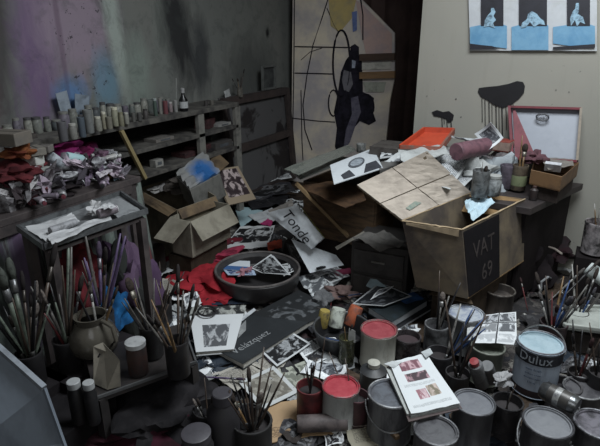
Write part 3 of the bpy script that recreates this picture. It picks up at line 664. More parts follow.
rag('ochre yellow paint crusted rag at the heap corner', HP(107, 179), (.06, .05, .03), '9d7a3f', 31, '5a4128')
sheet('pale blue paper corner sticking out of the heap end', [(112, 174), (124, 172), (126, 177), (114, 181)], [.715, .715, .705, .705], mat('a5bccb', .7, dirt='7d8c98', amt=.4), crumple=.12, seed=4)
sheet('white pointed paper scrap above the ochre rag', [(96, 174), (112, 168), (113, 172), (100, 178)], .76, mat('c0b9bf', .7), crumple=.1, seed=5)
rag('white crumpled tissue on the left table front edge', HP(48, 197), (.10, .08, .05), 'a09fa0', 41, '5e5b5d', 'tissue', 'tissue', .9)
for k in range(46):
    u = RT.random()*52; v = 205-u*.25-RT.random()*16; c = PX(u, v, -1.98+.1*RT.random()); c.z = max(z0+.01, min(c.z, .80)); c.y = max(.70, c.y)
    d = (.05+.08*RT.random(), .03+.05*RT.random(), .02+.03*RT.random())
    o = B().blob((0, 0, 0), d, k+200, 1.0, 2, False).obj('crumpled_scrap', mat(RT.choice(('5d2c30', '6a6668', '8f8d90', '3a3336', '77404a', '4a4644', 'a9a7a8')), .8, dirt='3b3437', amt=.6, scale=40)); o.location = c; o.rotation_euler = (RT.random(), RT.random(), RT.random()*6)
    tag(o, 'crumpled scrap at the near end of the left table heap', 'paper', 'scraps at the near end of the left table')
# tray pulled out in front
tq = Q([(18, 229), (121, 194), (147, 212), (44, 248)], .68)
tc_ = sum(tq, Vector())/4
t = thing('metal_tray', 'shallow metal tray of papers and tubes in front of the left table', 'tray', tc_-Vector((0, 0, .012)))
lo = t.location.copy(); q = [p-lo for p in tq]; MT = mat('6f7274', .4, .5, '3c3c3f', .5, 20)
B().slab([p+Vector((0, 0, -.004)) for p in q], .004).obj('tray_base', mat('8d9092', .5, .2, '4d4d50', .5, 12), t)
for i in range(4): B().bar(q[i]+Vector((0, 0, .004)), q[(i+1) % 4]+Vector((0, 0, .004)), .010, .022).obj('tray_rim', MT, t)
st = thing('tray_stand', 'dark wooden stand carrying the metal tray beside the left table', 'stand', Vector((tc_.x, tc_.y, 0)))
for i in range(4):
    p = tq[i]+(tc_-tq[i])*.12; B().bar((p.x-tc_.x, p.y-tc_.y, 0), (p.x-tc_.x, p.y-tc_.y, .655), .03).obj('leg', TW, st)
b = B(); b.slab([(tq[i]+(tc_-tq[i])*.06)-Vector((tc_.x, tc_.y, .02)) for i in range(4)], .012); b.obj('stand_top', TW, st)
sheet('long white paper covering the left half of the metal tray', [(26, 229), (72, 215), (80, 222), (46, 242)], .692, mat('c3c4c6', .6, dirt='8b8b8f', amt=.4), crumple=.08, seed=2)
sheet('white paper strip along the front of the metal tray', [(46, 238), (108, 216), (112, 220), (52, 245)], .695, mat('b3b4b6', .6, dirt='7f7f83', amt=.4), crumple=.05, seed=7)
sheet('clear plastic sheet at the far end of the metal tray', [(100, 204), (120, 198), (140, 210), (118, 218)], .692, mat('8f9294', .3, dirt='5a5a5e', amt=.4), crumple=.06, seed=9)
tube_thing('grey paper tube lying in the metal tray', P(50, 231, .71), P(76, 222, .71), .014, '8e8f93', name='paper_tube')
tube_thing('mauve paint tube with torn white end in the metal tray', P(98, 214, .72), P(116, 209, .72), .017, '7e747c', name='paint_tube', cat='paint tube', endc='b0b0b0')
rag('white torn tissue at the end of the mauve paint tube', P(96, 213, .695), (.05, .04, .04), 'b9b9ba', 33, '8a898c', 'tissue', 'tissue', 1.)
sheet('white curled flap of paper standing over the mauve tube', [(99, 207), (110, 203), (117, 208), (104, 210)], .74, mat('c0c1c3', .6), crumple=.2, seed=12)

# ------------------------------------------------------------------ cartons on the far left floor
CBG2 = mat('8d8473', .85, dirt='6a6356', amt=.6, scale=8)
t, top = carton('open cardboard carton full of scraps behind the long empty one', [(137, 189), (177, 210), (216, 196), (181, 175)], .43, .06, CBG2, CBD, flaps=((0, .05, -.03, .03, .03), (1, .03, -.05, .02, .02)))
rag('dark rag stuffed in the scrap filled carton', P(178, 197, .24), (.20, .24, .2), '3d3938', 51); rag('pale torn scrap on top of the stuffed carton', P(160, 190, .41), (.12, .07, .03), '9c9a98', 52, '6c6a69', 'paper_scrap', 'paper', .9)
rag('brown grey crumpled wrapping in the stuffed carton', P(182, 190, .40), (.18, .14, .08), '5f5954', 53, '3a3634', 'wrapping_paper', 'paper', .9)
t, top = carton('long low empty cardboard carton with front flap hanging', [(190, 222), (229, 204), (210, 200), (170, 217)], .41, .20, CBG, CBG,
       flaps=((0, .07, -.10, .02, .02), (3, .13, -.08, .02, .04)))
o = B().box((-1.84, 2.2, .10), (.16, .34, .17)).obj('cardboard_box', mat('3f382f', .85), loc=(-1.80, 2.2, .02)); tag(o, 'flattened dark box beneath the long empty carton', 'cardboard box')
# upturned grey box with blue inside
q = [PX(176, 174, -2.08), PX(203, 151, -2.10), PX(220, 172, -1.98), PX(190, 188, -1.96)]
bt = thing('plastic_sack', 'pale grey sack stained blue slumped between carton and collage board', 'sack', sum(q, Vector())/4-Vector((0, 0, .15)))
lo = bt.location.copy()
a = N('blue_stained_sack'); a.b.inputs['Roughness'].default_value = .6; tc = a.n('ShaderNodeTexCoord').outputs['Object']; dd = a.n('ShaderNodeVectorMath', operation='DISTANCE')
a.l(tc, dd.inputs[0]); dd.inputs[1].default_value = sum((PX(207, 173, -1.99), ), Vector())-lo; nz = a.noise(tc, 9, 4, .5)
f = a.step(a.math('ADD', dd.outputs['Value'], a.math('MULTIPLY', nz, .10)), .19, .11)
a.l(a.mix(f, a.mix(nz, hx('8c8c88'), hx('66676a')), hx('245a94')), a.b.inputs['Base Color'])
B().sheet([p-lo for p in q], .02, 10, .12, -.05, 5).obj('side', a.m, bt, True)
B().hexa([q[i]-lo-Vector((-.02, -.03, .16)) for i in (3, 2, 1, 0)]+[q[i]-lo-Vector((0, 0, .015)) for i in (3, 2, 1, 0)]).obj('back', mat('6b6a66', .8), bt)
sheet('brown card flap above the blue stained sack', [(205, 151), (214, 149), (229, 163), (219, 172)], [.57, .58, .52, .50], CBD, 'cardboard_sheet', 'cardboard', .004)
# collage panel
CP = printed('8d7f6c', [(.12, .18, .9, .95, 'photo', '2c2024', 'b5a6a5')], stain=.2)
q = [PX(212, 170, -2.10), PX(238, 166, -2.07), P(256, 199, .27), P(229, 205, .30)]
t = thing('collage_board', 'cardboard panel with dark red speckled print tilted beside the sack', 'board', sum(q, Vector())/4); lo = t.location.copy()
B().sheet([p-lo for p in q], .012, 6).obj('board', CP, t)
# ------------------------------------------------------------------ paper drift between cartons and chest
NP = [printed('d5d7d8', [(.05, .05, .95, .95, 'photo', '1c1b1f', 'c5c8ca')]), printed('dcdfe1', [(.06, .55, .94, .95, 'text', '55565a', 'c2c5c7'), (.06, .06, .5, .5, 'photo', '222226', 'a9abad'), (.55, .06, .94, .5, 'text', '55565a', 'c2c5c7')]),
      printed('a9a59c', [(.08, .1, .92, .9, 'text', '5a5753', 'a5a198')]), printed('2b2b30', [(.1, .1, .9, .9, 'photo', '131316', '6b6c70')]), printed('e2e5e7', [(.12, .3, .88, .85, 'photo', '3a3d44', 'b5bac0')])]
sheet('dark glossy magazine pages near the back, left of the chest', [(240, 190), (290, 183), (296, 192), (250, 203)], [.12, .12, .10, .09], NP[3], 'magazine_page', 'paper', crumple=.05, seed=3)
sheet('grey printed leaflet fanned in front of the dark canvas', [(256, 176), (288, 172), (292, 178), (262, 184)], .12, NP[1], 'leaflet', 'paper', crumple=.08, seed=8)
sheet('grey white strip of paper below the dark framed canvas', [(240, 180), (262, 176), (268, 183), (246, 190)], .11, NP[0], 'leaflet', 'paper', crumple=.06, seed=9)
sheet('black plastic sheet lying above the pale blue paper', [(240, 198), (290, 196), (284, 206), (252, 210)], .08, mat('1a1a1d', .5, dirt='2c2c30'), 'plastic_sheet', 'plastic sheet', crumple=.10, seed=5)
sheet('pale blue triangular paper between carton and newspaper', [(234, 205), (263, 211), (252, 220), (241, 228)], .07, mat('a3bcc2', .7, dirt='93a8ad', amt=.3), crumple=.03, seed=1)
sheet('grey brown folded paper above the white bag', [(268, 212), (292, 200), (294, 208), (276, 217)], .10, mat('8a8580', .8), crumple=.06, seed=2)
sheet('white newspaper sheet left of the big lettered bag', [(248, 216), (272, 209), (282, 219), (262, 226)], .075, mat('bfc2c4', .7, dirt='9a9da0', amt=.4), crumple=.08, seed=6)
sheet('magenta torn paper above the black and white photograph', [(260, 224), (268, 219), (273, 222), (271, 227)], .095, mat('a8336a', .6), crumple=.1, seed=6)
sheet('black and white printed page behind the round basin', [(240, 227), (275, 226), (268, 247), (221, 251)], [.09, .09, .085, .085], printed('c3c5c6', [(.03, .25, .97, .9, 'photo', '17171a', 'c9cbcc')], stain=.1), 'newspaper_page', 'newspaper', crumple=.05, seed=11, ragged=.03)
sheet('orange red paper corner right of the printed page', [(267, 243), (282, 240), (282, 248), (268, 251)], .09, mat('a5432c', .7, dirt='7d2a22'), crumple=.08, seed=3)
sheet('black photograph under the lettered bag', [(273, 232), (285, 238), (283, 252), (270, 243)], .085, NP[3], 'photograph', 'photograph', seed=3)
sheet('black photograph with white edge right of the basin', [(286, 243), (303, 247), (312, 265), (292, 260)], .08, NP[3], 'photograph', 'photograph', seed=5)
bagm = mat('dde2e6', .35, dirt='a5abb0', amt=.5, scale=6)
q = Q([(266, 213), (297, 205), (323, 238), (311, 249)], [.36, .44, .30, .24]); t = thing('plastic_bag', 'crumpled white carrier bag with large black italic lettering', 'bag', sum(q, Vector())/4); lo = t.location.copy()
B().sheet([p-lo for p in q], .012, 12, .09, -.06, 13).obj('bag_body', bagm, t, True)
xd = (q[2]-q[1]); up_ = (q[1]-q[0]); nb = xd.cross(up_).normalized()
text('Tonde', .088, mat('1d1e22', .5), t, (q[0]+q[1]+q[2]+q[3])/4-lo+nb*.03, xd, up_, shear=.3)
sheet('yellow green paper edge between the bag and the chest', [(298, 203), (301, 207), (325, 238), (321, 236)], [.43, .43, .29, .29], mat('8f8f4a', .7), crumple=.05)
sheet('white stiff card with a slot left of the drawers', [(291, 239), (336, 255), (344, 265), (310, 273)], [.24, .21, .15, .12], mat('dde3e8', .6, dirt='c0c6cc', amt=.3), 'card_sheet', 'card', seed=2)
o = B().slab(Q([(316, 267.5), (325, 265), (326, 267), (317, 269.5)], .147), .003).obj('slot', mat('1b1b1e', .8)); tag(o, 'black strip lying on the white stiff card', 'strip')
sheet('silvery crumpled foil paper below the stiff white card', [(296, 278), (332, 269), (345, 280), (312, 298)], .06, printed('d0d4d6', [(.0, .0, 1, 1, 'photo', '5c5f63', 'e0e4e6')]), 'foil_sheet', 'foil', crumple=.10, seed=17)
sheet('white curled page behind the silvery foil', [(308, 272), (336, 266), (350, 276), (330, 284)], .07, NP[1], 'leaflet', 'paper', crumple=.08, seed=21)
sheet('pink paper peeping from under the white card', [(332, 271), (350, 268), (352, 273), (338, 276)], .075, mat('a54a68', .6), crumple=.04)
tube_thing('thin white roll lying under the stiff card', P(330, 268, .10), P(343, 276, .09), .007, 'b0b2b4', name='paper_roll')
sheet('white striped card sticking up between tray and cartons', [(136, 240), (146, 235), (152, 248), (142, 252)], [.30, .30, .24, .24], printed('9fa3a4', [(0, .45, 1, .55, 'flat', '2c2c2e', ''), (0, .72, 1, .8, 'flat', '2c2c2e', '')]), 'card_sheet', 'card')
tag(B().box((0, 0, .12), (.14, .16, .23)).obj('cardboard_box', mat('2b2927', .85), loc=(0, 0, 0)), 'dark box below the white striped card', 'cardboard box').location = P(144, 244, .27).xy.to_3d()+Vector((0, 0, .02))
for i, (px, z, m, lb) in enumerate((([(158, 262), (170, 258), (174, 270), (160, 277)], .09, mat('c5c9cb', .6, dirt='8f9294'), 'white crumpled page left of the red plastic'), ([(168, 250), (190, 250), (196, 262), (176, 264)], .10, NP[1], 'grey printed page under the long carton'),
        ([(162, 280), (176, 276), (180, 290), (164, 296)], .07, NP[2], 'stained cream page near the dark pots'), ([(176, 268), (192, 264), (194, 276), (180, 282)], .08, NP[0], 'black and white page touching the red plastic'), ([(182, 296), (196, 290), (202, 304), (186, 310)], .08, NP[4], 'crumpled white leaflet above the album'), ([(180, 283), (196, 280), (196, 286), (182, 290)], .10, mat('6c8a52', .7), 'narrow green paper strip left of the red plastic'))):
    sheet(lb, px, z, m, crumple=.14, seed=40+i, ragged=.05)
# red plastic / crimson cloth left of the basin
rag('bright red crumpled plastic left of the basin', P(207, 285, G0), (.26, .42, .09), '9f2c35', 61, '7c1f28', 'plastic_bag', 'bag', .8)
rag('crimson pink cloth trailing up toward the cardboard carton', P(216, 263, G0), (.20, .32, .08), '9c3a50', 62, '5e1f30', rough=.9)
rag('dark crimson scrap of cloth under the long carton', P(228, 247, G0), (.16, .16, .06), '641f2b', 63)
# ------------------------------------------------------------------ round basin with photographs
bc = P(258, 287, .05); t = thing('round_basin', 'wide black round basin heaped with photographs', 'basin', Vector((bc.x, bc.y, .04)))
rr = .225; prof = [(rr*.72, 0), (rr*.86, .01), (rr*.99, .05), (rr*1.03, .115), (rr*1.0, .122), (rr*.88, .105), (rr*.88, .06), (rr*.7, .03), (.001, .028)]
B().lathe(prof, 48, cap1=False).obj('bowl', mat('2a2829', .5, dirt='3d3a39', amt=.5, scale=10), t, True)
B().tube([(rr*math.cos(a), rr*math.sin(a), .122) for a in [2*math.pi*k/48 for k in range(48)]], .007, 8, True).obj('rim', mat('5f5a58', .5, dirt='3b3838'), t, True)
sheet('black and white photograph leaning at the right in the basin', [(251, 268), (271, 254), (291, 275), (262, 273)], [.14, .19, .15, .13], printed('b8bbbd', [(.05, .05, .95, .95, 'photo', '141417', '8f9294')], stain=0), 'photograph', 'photograph', seed=1)
sheet('photograph with white margin flat at the left in the basin', [(224, 260), (250, 261), (250, 271), (222, 269)], .135, printed('c3c9cf', [(.0, .0, 1, .4, 'flat', '3b5d8c', '')], stain=0), 'photograph', 'photograph', seed=2)
sheet('blue and white printed card low in the basin', [(222, 268), (254, 270), (256, 275), (228, 275)], .13, printed('9fb0c5', [(.1, .1, .9, .9, 'photo', '27406a', 'b5bdc9')]), 'card_sheet', 'card', seed=3)
sheet('narrow white paper strip beside the leaning photograph', [(270, 255), (274, 256), (286, 270), (281, 272)], [.18, .17, .15, .15], mat('b9bcc0', .6), crumple=.05)
sheet('grey photograph at the right rim of the basin', [(276, 266), (292, 262), (296, 270), (284, 276)], .14, NP[0], 'photograph', 'photograph', seed=4)
rag('pinkish tissue between the photographs in the basin', P(245, 274, .115), (.07, .05, .03), '9a6f78', 64, '5f4a52', 'tissue', 'tissue', 1.)

# ------------------------------------------------------------------ black books and white album in the middle
BK = mat('25282b', .55, dirt='33373a', amt=.5, scale=5)
book('second large black book with faint sketch, under the basin edge', [(246, 317), (299, 290), (337, 309), (287, 333)], .075, .025, printed('1e2022', [(.2, .2, .9, .85, 'photo', '1d1f21', '5a5d60')], stain=0))
bk = book('large black book with white lettering at the centre of the floor', [(213, 348), (247, 315), (309, 322), (243, 364)], .085, .028, BK)
lo = bk.location.copy(); a_, b_ = P(240, 349, .086), P(272, 330, .086)
text('Velázquez', .054, mat('8d9092', .6), bk, P(251, 342, .0862)-lo, (a_-b_)*-1, Vector((-.5, .8, 0)), ext=.0004)
sheet('small grey photograph clipping on the lettered black book', [(240, 326), (246, 320), (246, 330), (238, 338)], .089, mat('7e8081', .7, dirt='9d9f9f'), 'clipping', 'paper')
book('thin dark folder under the lettered book corner', [(205, 352), (222, 345), (250, 358), (224, 368)], .05, .012, mat('232022', .6))
AL = printed('cfd2d4', [(.0, .78, 1, 1, 'photo', '2a2b2c', 'a9aba6'), (.22, .08, .78, .55, 'photo', '54565a', 'b5b8bb')], stain=.08)
book('white album with grey picture, lying open left of the black book', [(188, 307), (246, 305), (234, 349), (196, 352)], .10, .02, AL)
sheet('thin white slip tucked between the two black books', [(240, 318), (254, 308), (256, 310), (242, 321)], .09, mat('c2c6ca', .6))
sheet('dark blue paper under the red plastic and basin', [(210, 297), (250, 291), (250, 304), (212, 305)], .06, mat('232f42', .6, dirt='2b2c30'), crumple=.04, seed=2)
tag(B().tube([P(207+9*math.cos(t_), 311+5*math.sin(t_), .115) for t_ in [2*math.pi*k/20 for k in range(20)]], .005, 6, True).obj('dark_ring', mat('262527', .5)), 'dark ring lying on the top of the white album', 'ring')
PH = printed('c4c7c9', [(.05, .06, .95, .94, 'photo', '121316', 'a2a5a8')], stain=.05)
sheet('black and white photograph with white border right of the black book', [(257, 348), (288, 330), (311, 344), (277, 367)], .07, PH, 'photograph', 'photograph', curl=.02, seed=2)
sheet('pale printed sheet under the bordered photograph', [(246, 362), (262, 346), (296, 350), (276, 376)], .055, NP[2], 'newspaper_page', 'newspaper', crumple=.03, seed=3)
sheet('framed grey photograph with wide white mount near the brush bundle', [(238, 382), (274, 366), (299, 392), (262, 410)], .06, printed('bcbfbf', [(.1, .1, .9, .9, 'photo', '6b675f', '98958c')], stain=.15), 'photograph', 'photograph', curl=.02)
sheet('stained cream newspaper left of the mounted photograph', [(212, 375), (246, 362), (262, 372), (236, 392)], .05, NP[2], 'newspaper_page', 'newspaper', crumple=.05, seed=5)
sheet('grey printed page behind the green glass', [(296, 348), (330, 332), (345, 350), (310, 368)], .055, NP[1], 'newspaper_page', 'newspaper', crumple=.05, seed=6)
sheet('pale green grey page under the mounted photograph', [(276, 372), (308, 360), (322, 384), (296, 396)], .05, printed('a5a89c', [(.1, .1, .9, .9, 'photo', '6f7269', 'a9aca0')]), 'newspaper_page', 'newspaper', crumple=.05, seed=7)
sheet('orange brown printed cardboard under the fallen roll', [(262, 404), (330, 396), (366, 428), (250, 446)], .05, printed('a58a6a', [(.1, .1, .9, .35, 'text', '4c3a2c', 'a58a6a')], stain=.4, stainc='6a5540'), 'cardboard_sheet', 'cardboard', th=.004, ragged=.04, crumple=.02)
sheet('crumpled white page left edge by the hanging brushes', [(180, 360), (206, 352), (214, 366), (196, 388)], .05, NP[4], 'paper_sheet', 'paper', crumple=.09, seed=8)
sheet('dark page with white figures behind the rolls bowl', [(300, 318), (318, 306), (330, 318), (312, 334)], .05, NP[3], 'magazine_page', 'paper', crumple=.05, seed=9)

# ------------------------------------------------------------------ chest, drawers and plank in the centre back
WD = mat('65503a', .7, dirt='2e251e', amt=.6, scale=6, st=(1, 1, 5)); WD2 = mat('3d3a38', .7, dirt='2a2625', amt=.6, scale=6)
ch = crate('brown wooden crate under the white print, left of the carton', (-1.13, 2.79, .2), (.47, .34, .33), R(-6), WD, slats=3)
ck = crate('dark lower crate supporting the brown wooden crate', (-1.12, 2.79, .015), (.44, .32, .18), R(-4), mat('2e2724', .8))
sheet('brown cardboard panel covering the wooden crate', [(297, 187), (356, 178), (366, 200), (345, 208)], .55, mat('4d3a2a', .8, dirt='2f241d', amt=.6), 'cardboard_sheet', 'cardboard', .004, crumple=.02)
dr = thing('drawer_cabinet', 'small dark metal drawer cabinet in front of the wooden crate', 'drawers', (-.80, 2.50, .015), R(4))
B().box((0, 0, .16), (.30, .30, .32)).obj('body', WD2, dr, bevel=.004)
for z in (.085, .225):
    d_ = B().box((0, -.155, z), (.26, .015, .12)).obj('drawer', mat('454240', .6, dirt='2c2a29', amt=.5), dr, bevel=.002)
    B().bar((-.035, -.168, z+.01), (.035, -.168, z+.01), .008, .010).obj('handle', mat('93918c', .35, .8), d_)
sheet('grey white crumpled packaging on top of the drawer cabinet', [(352, 238), (384, 232), (410, 246), (380, 252)], .36, mat('6f6c68', .7, dirt='4a4846'), crumple=.12, seed=4)
sheet('long pale strip of torn cardboard beside the drawers', [(335, 247), (364, 231), (365, 233), (337, 250)], [.26, .38, .38, .26], mat('8a857b', .7))
a_, b_ = P(296, 183, .60), P(348, 236, .30)
tag(B().bar(a_, b_, .034, .016).obj('wooden_plank', mat('7d6748', .7, dirt='5c4c38', amt=.5, scale=8), loc=a_), 'narrow wooden plank slanting down the front of the crate', 'plank')
sheet('clear acrylic sheet resting behind the white print', [(284, 169), (348, 145), (356, 150), (298, 175)], [.66, .70, .70, .66], mat('8f938c', .15, dirt='6c706a', amt=.4, trans=.5), 'acrylic_sheet', 'acrylic sheet', .004, crumple=.01)
sheet('second clear acrylic sheet under the first one', [(292, 172), (340, 156), (352, 158), (300, 178)], [.62, .66, .66, .62], mat('5d605c', .3, dirt='3e403d', amt=.5), 'acrylic_sheet', 'acrylic sheet', .01)
o = jar('small round pale pot behind the white print', P(361, 152, .69), .028, .05, '8b8d8b')
sheet('grey cloth covered book right of the white print', [(374, 156), (404, 150), (412, 160), (380, 170)], .70, mat('5c5a58', .7, dirt='6d6b69'), 'book_cover', 'book', .02)
q = Q([(330, 165), (373, 148), (383, 168), (334, 184)], [.70, .72, .70, .68]); t = thing('printed_card', 'white card printed with oval and two dark trapezoids', 'card', sum(q, Vector())/4); lo = t.location.copy()
B().sheet([p-lo for p in q], .004, 4).obj('card', mat('c3c8cc', .5, dirt='aeb3b8', amt=.3, bump=0), t)
def onq(a, b, lift=.002):
    p = (q[0]*(1-a)+q[1]*a)*(1-b)+(q[3]*(1-a)+q[2]*a)*b; n_ = (q[1]-q[0]).cross(q[3]-q[0]).normalized(); n_ = n_ if n_.z > 0 else -n_
    return p-lo+n_*lift
nq = (q[1]-q[0]).cross(q[3]-q[0]).normalized(); nq = nq if nq.z > 0 else -nq
GR = mat('3a3c42', .6, bump=0)
for nm, pts in (('printed_shape', [(.20, .95), (.42, .95), (.34, .62), (.16, .72)]), ('printed_shape', [(.60, .96), (.98, .96), (.93, .62), (.70, .62)])): B().poly([onq(*p) for p in pts], nq, .001).obj(nm, GR, t)
B().poly([onq(.53+.18*math.cos(a), .40+.22*math.sin(a)) for a in [2*math.pi*k/24 for k in range(24)]], nq, .001).obj('printed_oval', mat('565a60', .6), t)
B().poly([onq(.53+.14*math.cos(a), .40+.15*math.sin(a), .0032) for a in [2*math.pi*k/24 for k in range(24)]], nq, .001).obj('printed_oval', mat('9ba3ab', .6, dirt='6d747b', amt=.7, scale=60), t)
sheet('black and white printed booklet behind the folded carton lid', [(383, 146), (412, 143), (416, 152), (380, 157)], .73, printed('c0c3c5', [(.0, .0, 1, 1, 'photo', '2b2d31', 'd0d3d5')], stain=0), 'booklet', 'booklet', .01)

# ------------------------------------------------------------------ right table
TZ = .58
TB = mat('37302f', .6, dirt='1f1b1c', amt=.6, scale=9)
rt = thing('work_table', 'dark table by the pale wall covered in newspapers and jars', 'table', (-.6, 2.90, 0))
B().slab([Vector((x+.6, y-2.9, TZ-.002)) for x, y in ((-.13, 2.56), (.08, 3.16), (-1.18, 3.16), (-1.18, 2.66))], .035).obj('table_top', TB, rt, bevel=.003)
for x in (-.24, .40):
    for y in (-.08 if x < 0 else -.22, .22): B().box((x, y, .27), (.05, .05, .54)).obj('leg', TB, rt)
B().box((-.05, -.20, .52), (.9, .02, .05)).obj('apron', TB, rt); B().hexa([Vector((x+.6, y-2.9, z)) for z in (.05, .545) for x, y in ((-.17, 2.62), (-.15, 2.62), (.03, 3.14), (.01, 3.14))]).obj('side_panel', mat('241f20', .8), rt)
# paint box with raised lid
pb = thing('paint_box', 'wooden paint box with red edged white lid standing open by the wall', 'paint box', PY(548, 182, 2.96)*1.0)
pb.location.z = TZ; po = pb.location.copy()
LW = mat('8a8f99', .5, dirt='747985', amt=.4, scale=4, bump=0); RD = mat('6e2a34', .6, dirt='4a2128'); WB = mat('6d5237', .6, dirt='47362a', amt=.5, scale=7)
A1, A2, A3, A4 = PY(510, 107, 3.17), PY(581, 109, 3.17), PY(577, 161, 3.05), PY(513, 158, 3.05)
ld = B().slab([p-po for p in (A1, A2, A3, A4)], .006).obj('lid', LW, pb)
def lp(b, nm, m):
    o = b.obj(nm, m, ld); return o
off = Vector((0, -.035, .006))
for a_, b_, w_, m_ in ((A1, A2, .012, RD), (A2, A3, .012, mat('7f7466', .6)), (A1, A4, .014, RD), (A4, A3, .012, RD)): lp(B().bar(a_-po+off*.5, b_-po+off*.5, w_, .045, off), 'lid_rail', m_)
lp(B().slab([p-po+Vector((0, -.004, 0)) for p in (PY(513, 109, 3.15), PY(515, 109, 3.15), PY(536, 157, 3.04), PY(515, 157, 3.04))], .003), 'red_lining', mat('7a3b44', .6))
cq = PY(542.5, 117.5, 3.12)-po; xd = (A2-A1).normalized(); yd = (A1-A4).normalized(); nn = xd.cross(yd).normalized()
nn = nn if nn.y < 0 else -nn
lp(B().tube([cq+xd*.030*math.cos(a)+yd*.019*math.sin(a)+nn*.004 for a in [2*math.pi*k/28 for k in range(28)]], .0045, 6, True), 'logo_ring', mat('25272f', .5))
text('GW', .032, mat('25272f', .5), ld, cq+nn*.004, xd, yd, 'logo_lettering', shear=.2)
B1, B2, B3, B4 = P(531, 170, .72), P(562, 177, .72), P(579, 163, .72), P(536, 158, .72)
for a_, b_ in ((B1, B2), (B2, B3), (B3, B4), (B4, B1)):
    a_, b_ = a_-po, b_-po; B().hexa([Vector((a_.x, a_.y, .07)), Vector((b_.x, b_.y, .07)), Vector((b_.x, b_.y+.012, .07)), Vector((a_.x, a_.y+.012, .07)), a_, b_, b_+Vector((0, .012, 0)), a_+Vector((0, .012, 0))]).obj('box_side', WB, pb)
B().slab([p-po-Vector((0, 0, .065)) for p in (B1, B2, B3, B4)], .006).obj('box_floor', WB, pb)
bb_ = [p+((B1+B3)/2-p)*.12 for p in (B1, B2, B3, B4)]; cb_ = sum(bb_, Vector())/4; cb_.z = TZ
sx = B().hexa([Vector((p.x, p.y, TZ+.001))-cb_ for p in bb_]+[Vector((p.x, p.y, TZ+.065))-cb_ for p in bb_]).obj('book_stack', mat('3a3331', .85)); sx.location = cb_; tag(sx, 'dark flat stack carrying the open paint box', 'books')
sheet('white cards standing in the open paint box', [(546, 161), (562, 163), (561, 170), (545, 168)], [.76, .76, .72, .72], mat('b2b4b8', .6), 'card_sheet', 'card', .02)
sheet('grey palette paper lying across the paint box', [(540, 158), (572, 158), (574, 166), (548, 170)], .725, mat('7b756e', .7, dirt='5a5552', amt=.6), crumple=.05, seed=2)
rag('mauve brown rag on the paint box rim', P(534, 162, .715), (.11, .08, .06), '5f4349', 71, '3a2b30')
def TP(u, v, y=2.82):
    p = PY(u, v, y); p.z = TZ; return p
# red tray, curled photo, rolls, newspaper
q = Q([(400, 148), (424, 130), (454, 131), (440, 150)], [.76, .82, .82, .76]); t = thing('plastic_tray', 'bright orange red shallow tray tilted on the table pile', 'tray', sum(q, Vector())/4); lo = t.location.copy(); OR = mat('b5442a', .5, dirt='8f3424', amt=.4, scale=9)
B().slab([p-lo-Vector((0, 0, .01)) for p in q], .006).obj('tray_base', OR, t)
for i in range(4): B().bar(q[i]-lo, q[(i+1) % 4]-lo, .012, .035).obj('tray_rim', mat('8f4a38', .5, dirt='6d5d55', amt=.6) if i in (2, 3) else OR, t)
o = B().box((0, 0, .09), (.30, .22, .18)).obj('book_stack', mat('4b4744', .8, dirt='35302e')); o.location = (-.86, 2.84, TZ-.003); tag(o, 'dark pile of books carrying the orange red tray', 'books')
NWS = printed('a6a9aa', [(.05, .5, .95, .95, 'photo', '5c5e62', 'b9bcbe'), (.05, .05, .95, .45, 'text', '5d5f63', 'a9acae')], stain=.2, stainc='6f6d68')
sheet('big crumpled newspaper draped over the table front', [(384, 162), (420, 148), (470, 160), (446, 196)], [.76, .74, .70, .62], NWS, 'newspaper', 'newspaper', n=14, crumple=.10, seed=15)
sheet('second newspaper bunched left of the grey tin', [(430, 152), (474, 150), (480, 178), (458, 192)], [.70, .71, .66, .61], NWS, 'newspaper', 'newspaper', n=14, crumple=.16, seed=29)
sheet('white folded newspaper edge below the orange tray', [(398, 152), (440, 147), (452, 158), (402, 164)], .755, mat('aaadac', .7, dirt='838583', amt=.4), 'newspaper', 'newspaper', n=10, crumple=.10, seed=31)
rag('white crumpled paper heap behind the tins on the table', TP(466, 172), (.20, .20, .13), 'a2a4a3', 72, '7b7d7c', 'crumpled_paper', 'paper', 1.1)
rag('white and blue crumpled packaging right of the grey tin', TP(497, 170, 2.9), (.16, .12, .13), '9aa0a4', 73, '5b6068', 'crumpled_paper', 'paper', 1.1)
rag('dirty white cloth under the curled photograph', Vector((-.60, 2.95, TZ)), (.26, .26, .16), '9a9b98', 74, '6e6c69', rough=.9)
q = Q([(476, 134), (492, 122), (505, 138), (490, 150)], [.84, .92, .84, .78])
t = thing('curled_photograph', 'curled black and white photograph with white border against the wall', 'photograph', sum(q, Vector())/4); lo = t.location.copy()
B().sheet([p-lo for p in q], .002, 8, 0, .12, 4).obj('print', printed('c5c9cc', [(.14, .12, .86, .88, 'photo', '3b3d43', '84878c')], stain=0), t, True)
sheet('long white curled paper spreading left of the curled photograph', [(448, 136), (478, 142), (490, 132), (480, 147)], [.80, .80, .84, .77], mat('b7bbbe', .6), crumple=.05)
tube_thing('mauve cloth roll lying on the table pile', P(456, 152, .79), P(486, 146, .79), .045, '6e4c55', name='cloth_roll', dirt='4d353e')
t = thing('book', 'small brick red book beside the mauve roll', 'book', P(499, 150, .74), R(-10)); B().box((0, 0, .03), (.13, .09, .06)).obj('cover', mat('843c32', .6, dirt='5e2b27'), t, bevel=.004); B().box((.004, -.002, .03), (.128, .09, .045)).obj('page_block', mat('8f7a70', .7), t)
rag('grey box shaped bundle below the small brick red book', Vector((-.36, 3.02, TZ)), (.2, .16, .17), '6f6b6c', 75, '464245', 'bundle', 'bundle', .4)
(t, c, r) = jarp('tall grey tin holding a few brushes on the table', 482, 170, 17, .13, TZ+.03, bodyc='7d8081', name='tin_can', cat='tin'); brushes(c, r, TZ+.01, ['wood', 'stick', 'black'], 'the grey tin on the table', (.05, .1), .5, .55, .3)
